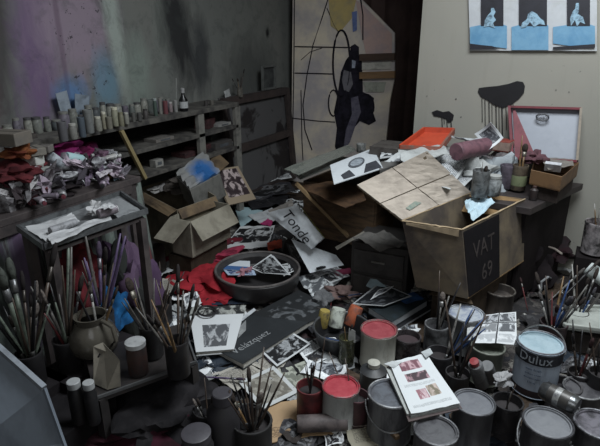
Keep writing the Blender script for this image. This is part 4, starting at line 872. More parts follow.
jarp('squat white lidded jar between the tins on the table', 495, 175, 15, .10, TZ+.03, bodyc='8d9192', capc='9a9b98')
(t, c, r) = jarp('brown mottled tin with one tall brush on the table', 521, 165, 15, .13, TZ+.01, bodyc='655b4c', name='tin_can', cat='tin', band='6d7457', dirt='3e3430')
brush('wood', Vector((c.x, c.y, TZ+.01)), (-.05, .02, 1), 1.0, 'tall wooden brush standing in the brown tin on the table', 'brushes in the brown table tin', False)
brush('wood', Vector((c.x+.01, c.y, TZ+.01)), (-.02, .1, 1), .85, 'bare wooden brush with head up in the brown table tin', 'brushes in the brown table tin')
jarp('mauve grey wide jar behind the brown tin', 509, 165, 16, .12, TZ+.01, bodyc='645c67', dirt='3e3840')
(t, c, r) = jarp('dark small bottle at the right of the brown tin', 535, 186, 8, .07, TZ, bodyc='2e2423', capc='3d2b28', name='bottle', cat='bottle', neck=.45)
tube_thing('small dark tube lying on the table corner', P(538, 193, TZ+.012), P(550, 190, TZ+.012), .010, '6d6a6c', name='paint_tube', cat='paint tube')
sheet('grey card lying behind the jars on the table', [(505, 156), (528, 153), (530, 160), (508, 163)], .66, mat('7c7977', .7), 'card_sheet', 'card', .03)

# ------------------------------------------------------------------ lettered carton with folded lid
zt, zb = .59, .275
C0, Lf, Rt = P(462, 230, zt), P(402, 221, zt), P(525, 199, zt)
Bk = Lf+(Rt-C0)*.98
bot = [P(468, 299, zb), P(416, 287, zb)]; bot = [bot[0], bot[1], bot[1]+(Rt-C0)*.9, bot[0]+(Rt-C0)*.92]
cm = mat('6f6454', .8, dirt='494340', amt=.8, scale=5); ci = mat('866d4d', .8, dirt='6a563f', amt=.5, scale=5)
t, top = carton('large open cardboard carton printed with pale letters on a dark patch', [C0, Lf, Bk, Rt], zt, zb, cm, ci, bottom=[bot[0], bot[1], bot[2], bot[3]])
lo = t.location.copy(); bot = t and bot
# dark printed patch and lettering on the right face
fo_ = [bot[0], bot[3], Rt, C0]; nf = (fo_[1]-fo_[0]).cross(fo_[3]-fo_[0]).normalized(); nf = nf if nf.x > 0 else -nf
def fq(a, b, l=.002): return (fo_[0]*(1-a)+fo_[1]*a)*(1-b)+(fo_[3]*(1-a)+fo_[2]*a)*b-lo+nf*l
B().poly([fq(.01, .02), fq(.52, .02), fq(.54, .97), fq(.01, .97)], nf, .001).obj('dark_print', mat('131114', .9, dirt='1b171a'), t)
LT = mat('3d3837', .8)
xd = fq(1, .5)-fq(0, .5); yd = fq(.3, 1)-fq(.3, 0)
text('VAT', .105, LT, t, fq(.28, .62, .004), xd, yd); text('69', .105, LT, t, fq(.31, .24, .004), xd, yd)
# tape along the left face edge and rim
B().slab([C0-lo+Vector((-.01, -.004, -.03)), Lf-lo+Vector((.02, -.004, -.012)), Lf-lo+Vector((.02, -.004, -.002)), C0-lo+Vector((-.01, -.004, -.002))], .002).obj('tape', mat('9c8b72', .6), t)
# folded lid sheet hinged at the rear left rim
A, Bq, Cq, Dq = P(357, 185, .72), P(427, 151, .84), Bk+Vector((0, 0, .004)), Lf+Vector((0, 0, .004))
for nm, (u0, u1) in (('lid_flap', (0, .5)), ('lid_flap', (.5, 1))):
    for (v0, v1) in ((0, .52), (.54, 1)):
        def g(u, v): return (A*(1-u)+Bq*u)*(1-v)+(Dq*(1-u)+Cq*u)*v-lo
        u1_ = u1-.012 if u1 < 1 else 1; B().sheet([g(u0, v0), g(u1_, v0), g(u1_, v1), g(u0, v1)], .006, 8, .022, 0, int(u0*7+v0*9+2)).obj(nm, mat('a79d92', .8, dirt='8b8279', amt=.5, scale=9), t)
B().sheet([g(.0, 0), g(1, 0), g(1, 1), g(0, 1)], .002, 4).obj('lid_backing', mat('5c5142', .8), t).location = (0, 0, -.008)
B().sheet([g(.14, .84), g(.30, .78), g(.34, .86), g(.15, .91)], .0005, 3).obj('green_stain', mat('6d7c74', .7, dirt='8f8f80', amt=.6, scale=40), t).location = (0, 0, .009)
B().sheet([Rt-lo, Bk-lo, Bk-lo+(C0-Rt)*.18+Vector((0, 0, -.07)), Rt-lo+(C0-Rt)*.18+Vector((-.0, 0, -.07))], .005, 4, .02).obj('flap', ci, t)
for e0, e1, nm in ((C0, Lf, 'torn_rim'), (C0, Rt, 'torn_rim'), (Lf, Bk, 'torn_rim')):
    B().tube([e0-lo+(e1-e0)*(k/14)+Vector((0, 0, .002+.004*pnoise(Vector((k*.9, 3, 1))))) for k in range(15)], [.003+.002*abs(pnoise(Vector((k*1.3, 1, 7)))) for k in range(15)], 6).obj(nm, mat('b09c80', .8), t)
bl_ = sheet('crumpled pale blue paper inside the lettered carton', [(464, 203), (480, 193), (494, 205), (472, 224)], [.585, .60, .58, .54], mat('b0c6d0', .6, dirt='8aa6b6', amt=.4), crumple=.16, seed=6, n=10)
rag('pale blue crumpled wad low inside the lettered carton', P(478, 212, .46), (.14, .16, .12), '93a8b4', 76, '70828e', 'crumpled_paper', 'paper', .9)
lc = [bot[i]+(sum(bot, Vector())/4-bot[i])*.30 for i in range(4)]
sb = thing('cardboard_box', 'battered dark carton holding up the lettered one', 'cardboard box', Vector((sum(bot, Vector())/4).xy.to_3d())); l2 = sb.location.copy()
B().hexa([Vector((p.x, p.y, .02))-l2 for p in lc]+[Vector((p.x, p.y, zb-.012))-l2 for p in lc]).obj('body', mat('4a4037', .85, dirt='302925', amt=.6), sb)
B().sheet([lc[1]-l2+Vector((0, 0, -.02)), lc[0]-l2+Vector((0, 0, -.02)), lc[0]-l2+Vector((.03, -.06, -.03)), lc[1]-l2+Vector((0, -.06, -.03))], .004, 4, .03).obj('flap', mat('4f4437', .85), sb)

# ------------------------------------------------------------------ papers right of centre
book('dark green black book with white page edge below the drawers', [(368, 307), (406, 291), (428, 300), (392, 322)], .11, .035, mat('20282b', .6, dirt='2c3a44'), page='a9adb2')
sheet('blue smeared sheet on the dark book', [(396, 298), (414, 292), (424, 299), (406, 304)], .116, mat('2f5484', .6, dirt='24344c', amt=.6), crumple=.05)
book('thin black exercise book under the blue smeared sheet', [(380, 325), (424, 304), (432, 308), (392, 332)], .07, .015, mat('232327', .6), page='b9bcc0')
sheet('black photograph with white border between foil and book', [(352, 304), (380, 282), (412, 296), (384, 306)], .13, printed('aeb1b3', [(.04, .05, .96, .95, 'photo', '202226', '5d6064')], stain=0), 'photograph', 'photograph', seed=3)
sheet('pale blue curled page left of the drawers', [(366, 286), (372, 276), (388, 288), (378, 292)], [.12, .16, .13, .11], mat('9fb3bb', .6), crumple=.05)
sheet('white narrow page beside the pale blue curled page', [(378, 290), (394, 286), (386, 292), (370, 300)], .14, NP[4], crumple=.05)
rag('small yellow scrap against the drawer cabinet', P(394, 287, .10), (.04, .04, .04), 'a59a2c', 77, '7c7424', 'paper_scrap', 'paper', .9)
rag('pinkish grey crumpled scrap beside the bowl of rolls', P(340, 296, G0), (.12, .10, .05), '8c7672', 78, '5a4b49', 'paper_scrap', 'paper', 1.)
rag('grey crumpled page at the top of the bowl of rolls', P(322, 304, G0), (.10, .08, .05), '77787a', 79, '45464a', 'paper_scrap', 'paper', 1.)

# ------------------------------------------------------------------ bowl with three rolls
c = P(342, 327, .14); t = thing('plastic_bowl', 'black bowl holding yellow, white and orange paint rolls', 'bowl', Vector((c.x, c.y, .04)))
r = .125; B().lathe([(r*.7, 0), (r*.8, .006), (r*.98, .085), (r*1.02, .10), (r*.95, .10), (r*.78, .02), (.001, .018)], 40, cap1=False).obj('bowl', mat('1f1f21', .4, dirt='3a3a3b', amt=.3), t, True)
B().tube([(r*math.cos(a), r*math.sin(a), .101) for a in [2*math.pi*k/40 for k in range(40)]], .005, 8, True).obj('rim', mat('45474a', .4), t, True)
for u0, v0, u1, v1, rr_, cl, nm in ((321, 330, 325, 311, .025, '9d8b4a', 'yellow'), (334, 330, 339, 309, .033, 'b3b8ae', 'white'), (348, 328, 357, 307, .031, 'a4573a', 'orange')):
    tube_thing('%s roll standing slanted in the black bowl' % nm, P(u0+1, v0-3, .085), P(u1, v1, .165), rr_, cl, name='paint_roll', endc=cl)

# ------------------------------------------------------------------ paint tins, jars of the foreground
tin('grey tin with flat brick red lid behind the green glass', 379, 329, 40, .16, .05, 'b5b4aa', '94434a', dirt='5e5c58', rimc='8a3d44', ldirt='a8575c', amt=.3)
tA = tin('grey tin with bright red lid behind the red brush jars', 341, 386, 41, .15, .05, 'b0b2b0', 'a23a45', rimc='993640', dirt='5d5b5a', ldirt='b34d55', amt=.3)
tin('flat tin with round white speckled lid under the brushes', 466, 313, 39, .17, .06, '6e6f70', 'b4babf', rimc='a0a4aa', dirt='4d4c4e', ldirt='7d86a0', amt=.5)
# large tin with bail and lettering
t, c, r = tin('large white paint tin with dark band lettering and raised wire handle', 541, 342, 49, .20, .07, 'a3aebd', 'a3b7c0', rimc='7b7e82', handle=R(10), up=True, dirt='4c4a50', ldirt='8fa6b0', amt=.25)
B().lathe([(r*.965, .145), (r*.968, .146), (r*.968, .188), (r*.965, .189)], 40, cap0=False, cap1=False).obj('dark_band', mat('23262c', .5, dirt='34333a'), t, True)
to_cam = math.atan2(-c.y, -c.x)
wrap_text('Dulux', .050, mat('8f959c', .5), t, r*.972, .168, to_cam-.1)
B().lathe([(r*.962, 0.004), (r*.972, .01), (r*.968, .03), (r*.962, .034)], 40, cap0=False, cap1=False).obj('dark_spill', mat('2b2226', .5), t, True)
for z, s_ in ((.125, .013), (.105, .010), (.088, .010), (.070, .010)): wrap_text(('matt finish', 'brilliant white', 'emulsion paint', '5 litres')[int((.125-z)*55)], s_, mat('4a5668', .6), t, r*.955, z, to_cam-.1)
tin('dirty grey tin with smooth grey lid at the centre front', 474, 402, 45, .17, .05, '55565a', '727479', rimc='65676b', dirt='333236', ldirt='62646a')
tin('grey tin with wire handle under the open picture book', 391, 393, 50, .17, .05, '77787a', '62666d', rimc='9a9c9e', handle=R(200), dirt='47464a')
tin('battered tin under the front edge of the picture book', 436, 430, 48, .18, .03, '6d6d70', '5a5a5d', rimc='808184', dirt='3c3b3f')
tin('open handled tin with grey lid at the lower right front', 548, 422, 52, .18, .03, '58595c', '7a7c80', rimc='4b4c50', handle=R(160), dirt='2d2c30', ldirt='6b6d72')
tin('handled tin cut off by the right corner of the view', 599, 424, 50, .18, .03, '5b5a5c', '6f6c74', rimc='8b8c92', handle=R(170), dirt='2d2c30')
tin('squat tin beneath the tilted aerosol at right, mostly hidden', 583, 388, 40, .12, .03, '4b4a4c', '58575a', dirt='2d2c30')
tin('rusty pail below the lettered carton', 500, 290, 32, .15, .05, '57504b', lid=False, dirt='34302e', rimc='77716a', name='pail', handle=R(40))
tin('dark open tin behind the big lettered tin', 565, 385, 34, .12, .03, '444144', lid=False, dirt='2b292b', rimc='5d5b5d')
# paper covered bucket
(tb, c, r) = tin('grey green bucket covered by a folded printed sheet', 488, 346, 36, .15, .05, '6f736a', lid=False, dirt='54564e', rimc='7d8077', name='bucket')
sheet('folded black and white photo sheet covering the bucket', [(482, 316), (516, 312), (517, 345), (474, 343)], [.22, .22, .21, .21], printed('c6c9cb', [(.06, .70, .47, .97, 'photo', '46484c', 'a9acb0'), (.53, .70, .96, .97, 'photo', '4a4c50', 'b5b8bb'), (.06, .37, .47, .64, 'photo', '77797c', 'c9ccd0'), (.53, .37, .96, .64, 'photo', '55575b', 'c4c7ca'), (.06, .05, .96, .3, 'photo', 'a5a8ab', 'd0d3d5'), (.0, .65, 1, .69, 'flat', '3a3b3f', ''), (.48, .0, .52, 1, 'flat', '3a3b3f', '')], stain=.1), 'printed_sheet', 'paper', crumple=.02, fold=.02)
sheet('torn crumpled white paper left of the folded photo sheet', [(468, 320), (484, 315), (480, 340), (466, 342)], .20, mat('b3b5b5', .7, dirt='66676a', amt=.5, scale=30), crumple=.12, seed=33, ragged=.08)
# white tray right
q = Q([(564, 326), (572, 307), (608, 308), (614, 332)], .17); t = thing('plastic_tray', 'off white tray with rounded edge at the right behind the big tin', 'tray', sum(q, Vector())/4); lo = t.location.copy(); WT = mat('a6aaa4', .5, dirt='868a85', amt=.4, scale=6)
B().slab([p-lo for p in q], .02).obj('tray_base', WT, t, bevel=.008)
for i in range(4): B().bar(q[i]-lo+Vector((0, 0, .004)), q[(i+1) % 4]-lo+Vector((0, 0, .004)), .014, .02).obj('tray_rim', WT, t, bevel=.004)
o = B().box((0, 0, .05), (.22, .16, .09)).obj('cardboard_box', mat('3a3532', .85)); o.location = (lo.x, lo.y, .03); tag(o, 'dark box underneath the off white tray', 'cardboard box')
tube_thing('white plastic bottle tilted at the right edge of the view', P(606, 281, .27), P(588, 268, .31), .034, 'b3bab9', name='plastic_bottle', cat='bottle', dirt='9aa1a0', endc='c2c8c7')
jarp('small pale box shaped pot under the white plastic bottle', 598, 296, 14, .07, .10, bodyc='8b8a8a')
(t, c, r) = jarp('clear glass jar of red tipped brushes at the right edge', 600, 222, 26, .16, .33, bodyc='a8a2a4', glass=True, contents='7a3840')
brushes(c, r, .35, ['red', 'grey', 'pale', 'wood', 'red'], 'the glass jar at the right edge', (-.02, .05), .5, .75, .5)
o = B().box((0, 0, .15), (.15, .16, .30)).obj('wooden_box', mat('1d191a', .85)); o.location = (c.x, c.y, .02); tag(o, 'dark wooden box carrying the glass jar at the right', 'box')
# dark things in the gap right of the carton
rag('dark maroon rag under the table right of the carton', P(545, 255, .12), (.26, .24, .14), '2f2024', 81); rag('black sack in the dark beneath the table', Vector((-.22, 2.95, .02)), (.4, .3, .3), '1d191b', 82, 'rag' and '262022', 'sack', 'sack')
tag(B().tube([P(549, 247, .27), P(555, 249, .275), P(562, 254, .27)], .006, 6).obj('wire_hook', mat('9a9088', .5)), 'small pale hooked wire glinting in the dark under the table', 'wire')
tag(B().tube([P(541, 290, .12), P(541, 282, .16), P(548, 277, .17), P(554, 280, .05)], .006, 6).obj('wire_hook', mat('8d8f92', .4)), 'pale curved wire hook left of the big brush bunch', 'wire')
# brush bunches on the right
(t, c, r) = jarp('dark maroon jar packed with a big bunch of brushes', 554, 322, 26, .13, .05, bodyc='3a2a2d', contents='1d1718')
brushes(c, r, .07, ['black', 'grey', 'blue', 'wood', 'red', 'black', 'pale', 'stick', 'grey', 'black', 'red', 'blue', 'pale', 'black'], 'the maroon jar right of the lettered carton', (.0, .12), .75, 1.0, .55)
(t, c, r) = jarp('second dark jar of brushes by the right edge', 578, 312, 20, .12, .05, bodyc='433b3d', contents='1d1718')
brushes(c, r, .07, ['grey', 'black', 'pale', 'stick', 'black', 'blue'], 'the dark jar by the right edge', (.12, .15), .6, 1.0, .6)
for (u0, v0, z0_, u1, v1, z1_, k, lb) in ((528, 312, .12, 520, 276, .26, 'red', 'dark red brush leaning left in front of the bunch'), (560, 300, .22, 598, 262, .36, 'black', 'black and white brush pointing at the plastic bottle'), (545, 305, .15, 585, 268, .36, 'pale', 'pale brush slanting up through the right bunch')):
    a_, b_ = P(u0, v0, z0_), P(u1, v1, z1_); brush(k, a_, b_-a_, (b_-a_).length/.28, lb, None)
# sticks in front of the white tray
(t, c, r) = jarp('black pot with crossed sticks right of the big tin', 580, 372, 22, .10, .06, bodyc='2a2729')
brushes(c, r, .08, ['stick', 'black', 'black', 'stick', 'red'], 'the black pot right of the big tin', (-.05, .05), .6, .85, .3)
(t, c, r) = jarp('near black mug with handles sticking out at the right edge', 601, 372, 22, .10, .10, bodyc='242224')
brushes(c, r, .12, ['black', 'stick', 'black'], 'the black mug at the right edge', (-.2, .0), .3, .75, .3)
# aerosol lying
a_, b_ = P(526+16, 389, .235), P(526+52, 407, .235)
t = thing('aerosol_can', 'silver can with printed band lying on top of the tins', 'can', a_); q_ = (b_-a_).to_track_quat('Z', 'Y'); t.rotation_euler = q_.to_euler(); L = (b_-a_).length; r = .032
B().lathe([(r*.75, -.002), (r*.8, .002), (r, .012), (r, L-.012), (r*.8, L), (r*.75, L-.004), (.001, L-.010)], 28, cap1=False).obj('body', mat('77797b', .28, .85, '3b3a3d', .5, 20), t, True)
B().lathe([(r*1.005, L*.22), (r*1.01, L*.23), (r*1.01, L*.80), (r*1.005, L*.81)], 28, cap0=False, cap1=False).obj('dark_band', mat('4a4846', .4, .4, '29282a', .5), t, True)
B().lathe([(r*1.012, L*.40), (r*1.016, L*.41), (r*1.016, L*.55), (r*1.012, L*.56)], 28, cap0=False, cap1=False).obj('pale_band', mat('9a9b98', .4, .3, '55545a', .7, 60), t, True)
# jars between
(t, c, r) = jarp('murky glass jar with thick brush stubs, front centre right', 508, 401, 30, .13, .07, bodyc='3c3a3c', glass=True); brushes(c, r, .09, ['stick', 'black', 'grey'], 'the murky glass jar front centre right', (0, 0), .25, .5, .3)
tube_thing('grey spray tube standing slanted with a red cap', P(482, 385, .10), P(475, 364, .22), .026, '66686a', name='spray_can', cat='can', cap='8a2f33')
tube_thing('second small pipe like tin behind the centre front tin', P(492, 380, .10), P(487, 366, .20), .024, '58595b', name='spray_can', cat='can', endc='6e6f70')
rag('small white crumpled tissue right of the centre front tin', P(503, 382, .20), (.06, .04, .03), '9a9a9b', 83, '66666a', 'tissue', 'tissue', 1.)
(t, c, r) = jarp('dark round pot with white plastic lid left of the picture book', 374, 362, 27, .13, .05, bodyc='36383a', name='glue_pot', cat='pot', capc='b0afa5', neck=.42)
(t, c, r) = jarp('greenish drinking glass with a brush and paper slip', 347, 337, 16, .13, .05, bodyc='5d604a', glass=True, contents='5c5a32'); brushes(c, r, .07, ['black', 'wood'], 'the greenish drinking glass', (0, 0), .3, .6, .3)
sheet('small white paper slip standing in the greenish glass', [(349, 328), (355, 331), (355, 343), (348, 340)], [.22, .22, .17, .17], mat('a9aaa8', .6))
(t, c, r) = jarp('round glass bowl shaped jar right of the brick red lid', 408, 336, 26, .10, .06, bodyc='5a5556', glass=True, dirt='2f2b2e', contents='3a2d30')
(t, c, r) = jarp('white rimmed pot bristling with brush handles', 437, 324, 24, .12, .06, bodyc='77787a', contents='2b2a2d')
brushes(c, r, .08, ['black', 'grey', 'stick', 'black', 'pale'], 'the white rimmed pot', (.08, .04), .5, .9, .4)
(t, c, r) = jarp('dark jar of blue handled brushes in front of the speckled lid', 440, 352, 26, .12, .05, bodyc='3a393d')
brushes(c, r, .07, ['blue', 'blue', 'black', 'blue', 'pale', 'black', 'stick', 'blue'], 'the dark jar in front of the speckled lid', (.42, .22), .45, .95, .0)
(t, c, r) = jarp('black jar with long sticks behind the picture book', 458, 372, 24, .11, .05, bodyc='2c2a2c')
brushes(c, r, .07, ['stick', 'black', 'stick', 'black'], 'the black jar behind the picture book', (.02, .05), .5, 1.05, .2)
(t, c, r) = jarp('brick red tin of stiff brushes at the left of the bright lid', 310, 386, 27, .12, .06, bodyc='6a2c2e', name='tin_can', cat='tin', dirt='3f1f22')
brushes(c, r, .08, ['black', 'stick', 'black', 'stick', 'black'], 'the brick red tin', (.02, .0), .3, .65, .3)
(t, c, r) = jarp('dull pink jar holding two long brushes in front of the bright lid', 357, 395, 24, .12, .05, bodyc='593a3f', dirt='3a2c30')
for (u1, v1) in ((329, 352), (345, 358)):
    a_ = Vector((c.x, c.y, .06)); b_ = P(u1, v1, .27); brush('stick', a_, b_-a_, (b_-a_).length/.36, 'long dark brush leaning left out of the dull pink jar', 'brushes in the dull pink jar', False)
a_ = P(318, 388, .08); b_ = P(325, 337, .30); brush('stick', a_, b_-a_, (b_-a_).length/.36, 'tallest thin stick in front of the bright red lid', None, False)
tube_thing('thick brown metal roll lying at the centre bottom', P(297, 424, .085), P(346, 422, .085), .030, '5f5655', name='metal_roll', dirt='3b3536', endc='4b4444')
# open picture book over the tins
q = Q([(389, 363), (426, 354), (460, 404), (411, 415)], [.25, .25, .235, .235]); t = thing('picture_book', 'open white picture book with pink illustrations lying on the tins', 'book', sum(q, Vector())/4); lo = t.location.copy()
pg = printed('c4c8ca', [(.20, .76, .72, .94, 'photo', '6c4650', 'b89aa0'), (.22, .54, .75, .70, 'photo', '3f3036', 'a98890'), (.30, .20, .52, .38, 'photo', '8a6068', 'c4b0b4'), (.54, .22, .78, .42, 'photo', '6f6858', 'b8a8a0'), (.1, .08, .9, .13, 'text', '8d9093', 'c1c5c7'), (.1, .45, .8, .50, 'text', '9b9ea1', 'c1c5c7')], stain=.06)
B().sheet([p-lo for p in q], .003, 10, .02, .03, 3).obj('page', pg, t, True)
qb = Q([(386, 368), (396, 366), (417, 413), (407, 414)], [.243, .243, .23, .23])
B().sheet([p-lo for p in qb], .01, 6, .01).obj('left_pages', mat('a9aca9', .7, dirt='7f827e', amt=.5, st=(30, 1, 1)), t)
B().slab([p-lo-Vector((0, 0, .004)) for p in q], .010).obj('page_block', mat('9da09f', .8, dirt='7f8283', amt=.4, scale=60), t)
B().slab([p-lo-Vector((0, 0, .0145)) for p in Q([(387, 363), (428, 352), (463, 405), (409, 418)], [.25, .25, .235, .235])], .003).obj('cover', mat('4b3f3e', .7), t)
sheet('torn white page corner sticking out of the picture book top', [(384, 364), (392, 361), (402, 362), (394, 368)], .255, mat('b5b9ba', .7), crumple=.06)
sheet('pale folded page edge pointing up above the picture book', [(421, 352), (430, 348), (433, 353), (426, 358)], .26, mat('a9aeb0', .7))
# bottom centre papers
rag('yellowish grey torn paper heap between the roll and the handled tin', P(372, 418, G0), (.16, .10, .05), '8a867a', 84, '5b574e', 'torn_paper', 'paper', 1.)
sheet('torn cream paper under the tins at the bottom centre', [(340, 410), (380, 398), (402, 440), (352, 452)], .055, printed('8d8878', [(.1, .1, .9, .9, 'text', '5a564c', '8d8878')], stain=.5), 'torn_paper', 'paper', crumple=.08, seed=6, ragged=.05)
t = thing('painting_knife', 'broad pale blade scraper lying by the handled tin', 'scraper', P(384, 425, .11)); a_, b_ = P(372, 412, .11)-t.location, P(398, 438, .12)-t.location
B().bar(a_, a_*.2, .022, .003).obj('blade', mat('9a9a92', .4, .5), t); B().bar(a_*.2, b_, .018, .016).obj('handle', mat('6b5640', .6), t, bevel=.003)
c = P(459, 446, .16)
jar('clear glass at the very bottom centre of the view', P(250, 442, .05), .05, .12, '77797a', glass=True); 

# ------------------------------------------------------------------ brushes bunch standing bottom centre left
(t, c, r) = jarp('dark jar of upright sticks at the bottom left of centre', 252, 420, 40, .14, .04, bodyc='2b2a2a')
brushes(c, r, .06, ['stick', 'black', 'stick', 'stick', 'black', 'stick', 'black', 'wood', 'stick', 'black', 'stick', 'grey'], 'the dark jar at the bottom left of centre', (.0, .03), .6, .85, .15)
(t, c, r) = jarp('tall dark bottle neck beside the upright sticks', 222, 392, 34, .26, .03, bodyc='2e2c30', name='bottle', cat='bottle', capc='3d3b40', neck=.55)
(t, c, r) = jarp('black jar with two short tools at the lower left of centre', 208, 408, 30, .16, .03, bodyc='252426'); brushes(c, r, .05, ['black', 'stick', 'grey', 'black'], 'the black jar at the lower left of centre', (-.05, 0), .4, .75, .4)
jarp('upright dull bottle at the bottom between jars', 196, 432, 34, .20, .02, bodyc='302e30', capc='454348', name='bottle', cat='bottle')
rag('dark red cloth along the bottom left of the view', P(110, 442, .06), (.5, .22, .10), '3b1a26', 85, '241418')
rag('black heap of cloth at the bottom left of centre', P(165, 428, .04), (.36, .3, .18), '1c1b1d', 86)
# ------------------------------------------------------------------ low trolley at the left front
cz = .30
q = [P(196, 362, cz), P(182, 322, cz), P(84, 352, cz+.0), P(96, 398, cz)]
tro = thing('low_table', 'low dark table with pale metal edge at the lower left', 'table', Vector(((q[0].x+q[2].x)/2, (q[0].y+q[2].y)/2, 0))); lo = tro.location.copy()
B().slab([p-lo-Vector((0, 0, .004)) for p in q], .016).obj('table_top', mat('2b2828', .5, dirt='3a3432', amt=.5), tro)
for i in (0, 3): B().bar(q[i]-lo, q[(i+1) % 4]-lo, .006, .010).obj('metal_edge', mat('77787a', .4, .6), tro)
for i in range(4):
    p = q[i]+(lo-q[i]).xy.to_3d()*.08-lo; B().bar((p.x, p.y, 0), (p.x, p.y, cz-.01), .03).obj('leg', mat('2b2828', .6), tro)
t = thing('wooden_block_box', 'pale wooden box standing on end on the low dark table', 'box', P(108, 392, cz), 0); lo = t.location.copy()
B().hexa([P(93, 384, cz)-lo, P(107, 390, cz)-lo, P(121, 387, cz)-lo, P(108, 376, cz)-lo]+[p-lo for p in (P(93, 346, .41), P(103, 342, .42), P(120, 360, .40), P(108, 352, .40))]).obj('body', mat('8a8478', .7, dirt='6c675f', amt=.5), t, bevel=.002)
B().bar(P(99, 357, .392)-lo+Vector((0, -.004, 0)), P(101, 353, .40)-lo+Vector((0, -.004, 0)), .004).obj('slot', mat('1f1d1d', .8), t)
(t, c, r) = jarp('brown jar with round white lid on the low dark table', 135, 341, 20, .12, cz, bodyc='3f2a26', capc='a9abac', neck=.93)
(t, c, r) = jarp('left of two black bottles with white caps near the pale box', 73, 381, 15, .15, .22, bodyc='17171a', capc='9c9e9f', name='bottle', cat='bottle', neck=.8)
(t, c, r) = jarp('right of two black bottles with white caps near the pale box', 88, 382, 13, .15, .22, bodyc='17171a', capc='9c9e9f', name='bottle', cat='bottle', neck=.8)
o = B().box((0, 0, .1), (.3, .34, .20)).obj('wooden_box', mat('201e20', .8)); o.location = (-1.36, .80, .015); tag(o, 'black box carrying the two white capped bottles', 'box')
t = thing('glass_jug', 'round greyish glass jug behind the pale wooden box', 'jug', P(96, 352, .30)); 
B().lathe([(.05, 0), (.075, .02), (.085, .06), (.07, .10), (.05, .125), (.055, .15), (.05, .15), (.045, .125)], 28, cap1=False).obj('body', mat('5c5850', .2, dirt='3e3a36', amt=.5, trans=.2), t, True)
B().tube([(.05, .0, .14), (.1, .0, .13), (.11, .0, .08), (.08, 0, .05)], .007, 8).obj('handle', mat('5c5850', .2), t, True)
brushes(P(100, 352, .30), .04, .31, ['wood', 'stick', 'pale', 'black'], 'the round glass jug', (0, .1), .5, .85, .6)
rag('bright blue cloth scrap behind the glass jug', P(116, 326, .30), (.07, .12, .16), '1f5a8c', 87, '17304f')
# tall brush bunch in the middle left
for i, (u, v, w_, h, n_) in enumerate(((176, 340, 24, .13, 12), (150, 325, 22, .12, 10), (160, 300, 22, .13, 9))):
    lb = ('nearest', 'middle', 'farthest')[i]
    (t, c, r) = jarp('%s of three dark pots of long brushes, left of the album' % lb, u, v, w_, h, .30 if i < 2 else .05, bodyc='1c1a1c')
    brushes(c, r, (.32 if i < 2 else .07), RN.choices(['stick', 'black', 'stick', 'wood', 'black', 'grey'], k=n_), 'the %s dark pot left of the album' % lb, (-.02, .06), .8, .85, .3)
# painted rags in front of the hanging cloth
for i, (u, v, z, d, cl, lb) in enumerate(((58, 300, .1, (.2, .2, .42), '3a3d3a', 'dull green cloth bundle below the metal tray'), (92, 300, .12, (.2, .2, .45), '4c3a52', 'purple smeared bundle below the metal tray'), (52, 290, .32, (.14, .16, .22), '7a2c32', 'red smeared cloth among the bundles below the tray'))):
    o = B().blob((0, 0, 0), d, 90+i, .5, 4, False).obj('cloth_bundle', mat(cl, .9, dirt=('262626', '5d4c60', '4b2428', '38343a', '55605a')[i], amt=.8, scale=5, st=(3, 3, .5), bump=.6), smooth=True); c = P(u, v, z); c.x = max(c.x, -1.70); o.location = (c.x, c.y, max(d[2]*.42, z+.1)); tag(o, lb, 'cloth')
for i, (u, v, z, n_, ks, lb) in enumerate(((28, 352, .25, 14, ['green', 'green', 'stick', 'grey', 'black'], 'the added pot of grey green brushes at the left edge'), (66, 338, .25, 12, ['green', 'red', 'black', 'grey', 'stick'], 'the added pot between the left edge and the jug'), (100, 312, .28, 10, ['violet', 'stick', 'grey', 'violet'], 'the added pot of violet brushes beside the blue scrap'))):  # brush pots added to stand for the streaky glass reflections on the left
    (t, c, r) = jarp('added dark pot of crowded brushes, '+('at the left edge', 'between the left edge and the jug', 'behind the jug with violet handles')[i], u, v, 26, .12, z, bodyc='242224')
    brushes(c, r, z+.02, RN.choices(ks, k=n_), lb, (-.02, .05), .5, 1.15, .25, .3)
    o = B().box((0, 0, z/2), (.15, .15, z-.012)).obj('wooden_box', mat('242123', .85)); o.location = (c.x, c.y, 0.008); tag(o, 'dark box carrying '+lb, 'box')
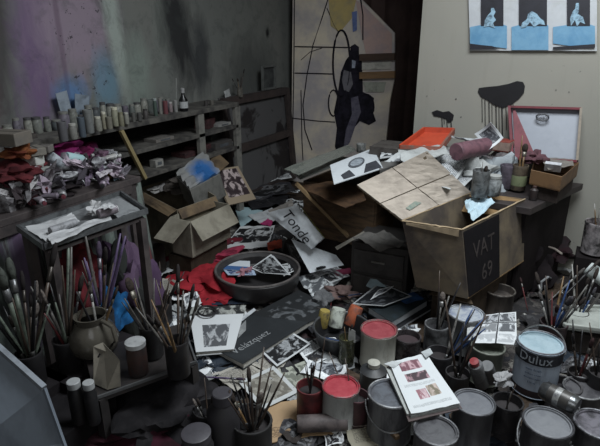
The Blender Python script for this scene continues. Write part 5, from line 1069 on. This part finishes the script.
# pale board leaning at the lower left
q = [P(-30, 322, .62), P(44, 388, .50), P(66, 450, .30), P(-60, 470, .32)]
t = thing('canvas_board', 'pale blue grey board slanting at the lower left corner', 'board', sum(q, Vector())/4-Vector((0, 0, .1))); lo = t.location.copy()
B().slab([p-lo for p in q], .012).obj('board', mat('7a838e', .6, dirt='5a606a', amt=.5, scale=3, st=(1, 4, 1)), t)
B().bar(q[0]-lo, q[1]-lo, .014, .014).obj('edge_strip', mat('7a8088', .6), t)
o = B().box((0, 0, .14), (.5, .3, .27)).obj('wooden_box', mat('211f21', .8)); o.location = (-1.15, .42, .015); tag(o, 'black box under the pale slanting board', 'box')

# ------------------------------------------------------------------ small scraps lying in the litter, floor
RS = random.Random(21)
zones = [('left of the album', (150, 250, 205, 345), 46), ('around the basin and bag', (205, 205, 350, 310), 30), ('between the books and the brush jars', (195, 340, 350, 446), 40), ('under the crate and drawers', (330, 270, 430, 335), 26), ('among the paint tins', (350, 330, 600, 446), 40), ('in the dark below the table', (500, 230, 600, 330), 24), ('in front of the leaning canvas', (225, 172, 300, 205), 26)]
for zn, (u0, v0, u1, v1), n_ in zones:
    for k in range(n_):
        u, v = RS.uniform(u0, u1), RS.uniform(v0, v1); c = P(u, v, G0); c.z = gz(c.x, c.y)+.002+.02*RS.random()
        s_ = .03+.07*RS.random(); a = RS.random()*6.3; asp = .4+.6*RS.random(); ca, sa = math.cos(a), math.sin(a)
        q = [Vector((x*ca*s_-y*sa*s_*asp, x*sa*s_+y*ca*s_*asp, RS.uniform(-.01, .02))) for x, y in ((-1, 1), (1, 1), (1, -1), (-1, -1))]
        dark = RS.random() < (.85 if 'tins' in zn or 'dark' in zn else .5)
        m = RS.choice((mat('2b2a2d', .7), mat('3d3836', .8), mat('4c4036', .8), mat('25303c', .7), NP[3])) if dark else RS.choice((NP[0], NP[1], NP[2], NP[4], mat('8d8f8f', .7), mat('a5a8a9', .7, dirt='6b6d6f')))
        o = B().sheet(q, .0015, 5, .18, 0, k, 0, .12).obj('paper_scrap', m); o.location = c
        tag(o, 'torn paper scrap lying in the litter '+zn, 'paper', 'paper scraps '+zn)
for k in range(26):
    zn, (u0, v0, u1, v1), n_ = zones[(0, 2, 3, 4)[k % 4]]; c = P(RS.uniform(u0, u1), RS.uniform(v0, v1), G0); a = RS.random()*6.3
    key = RS.choice(list(BR)); brush(key, Vector((c.x, c.y, G0+.02)), (math.cos(a), math.sin(a), .06), .7, 'discarded %s handled brush lying in the litter %s' % (HN[key], zn), 'brushes lying '+zn)
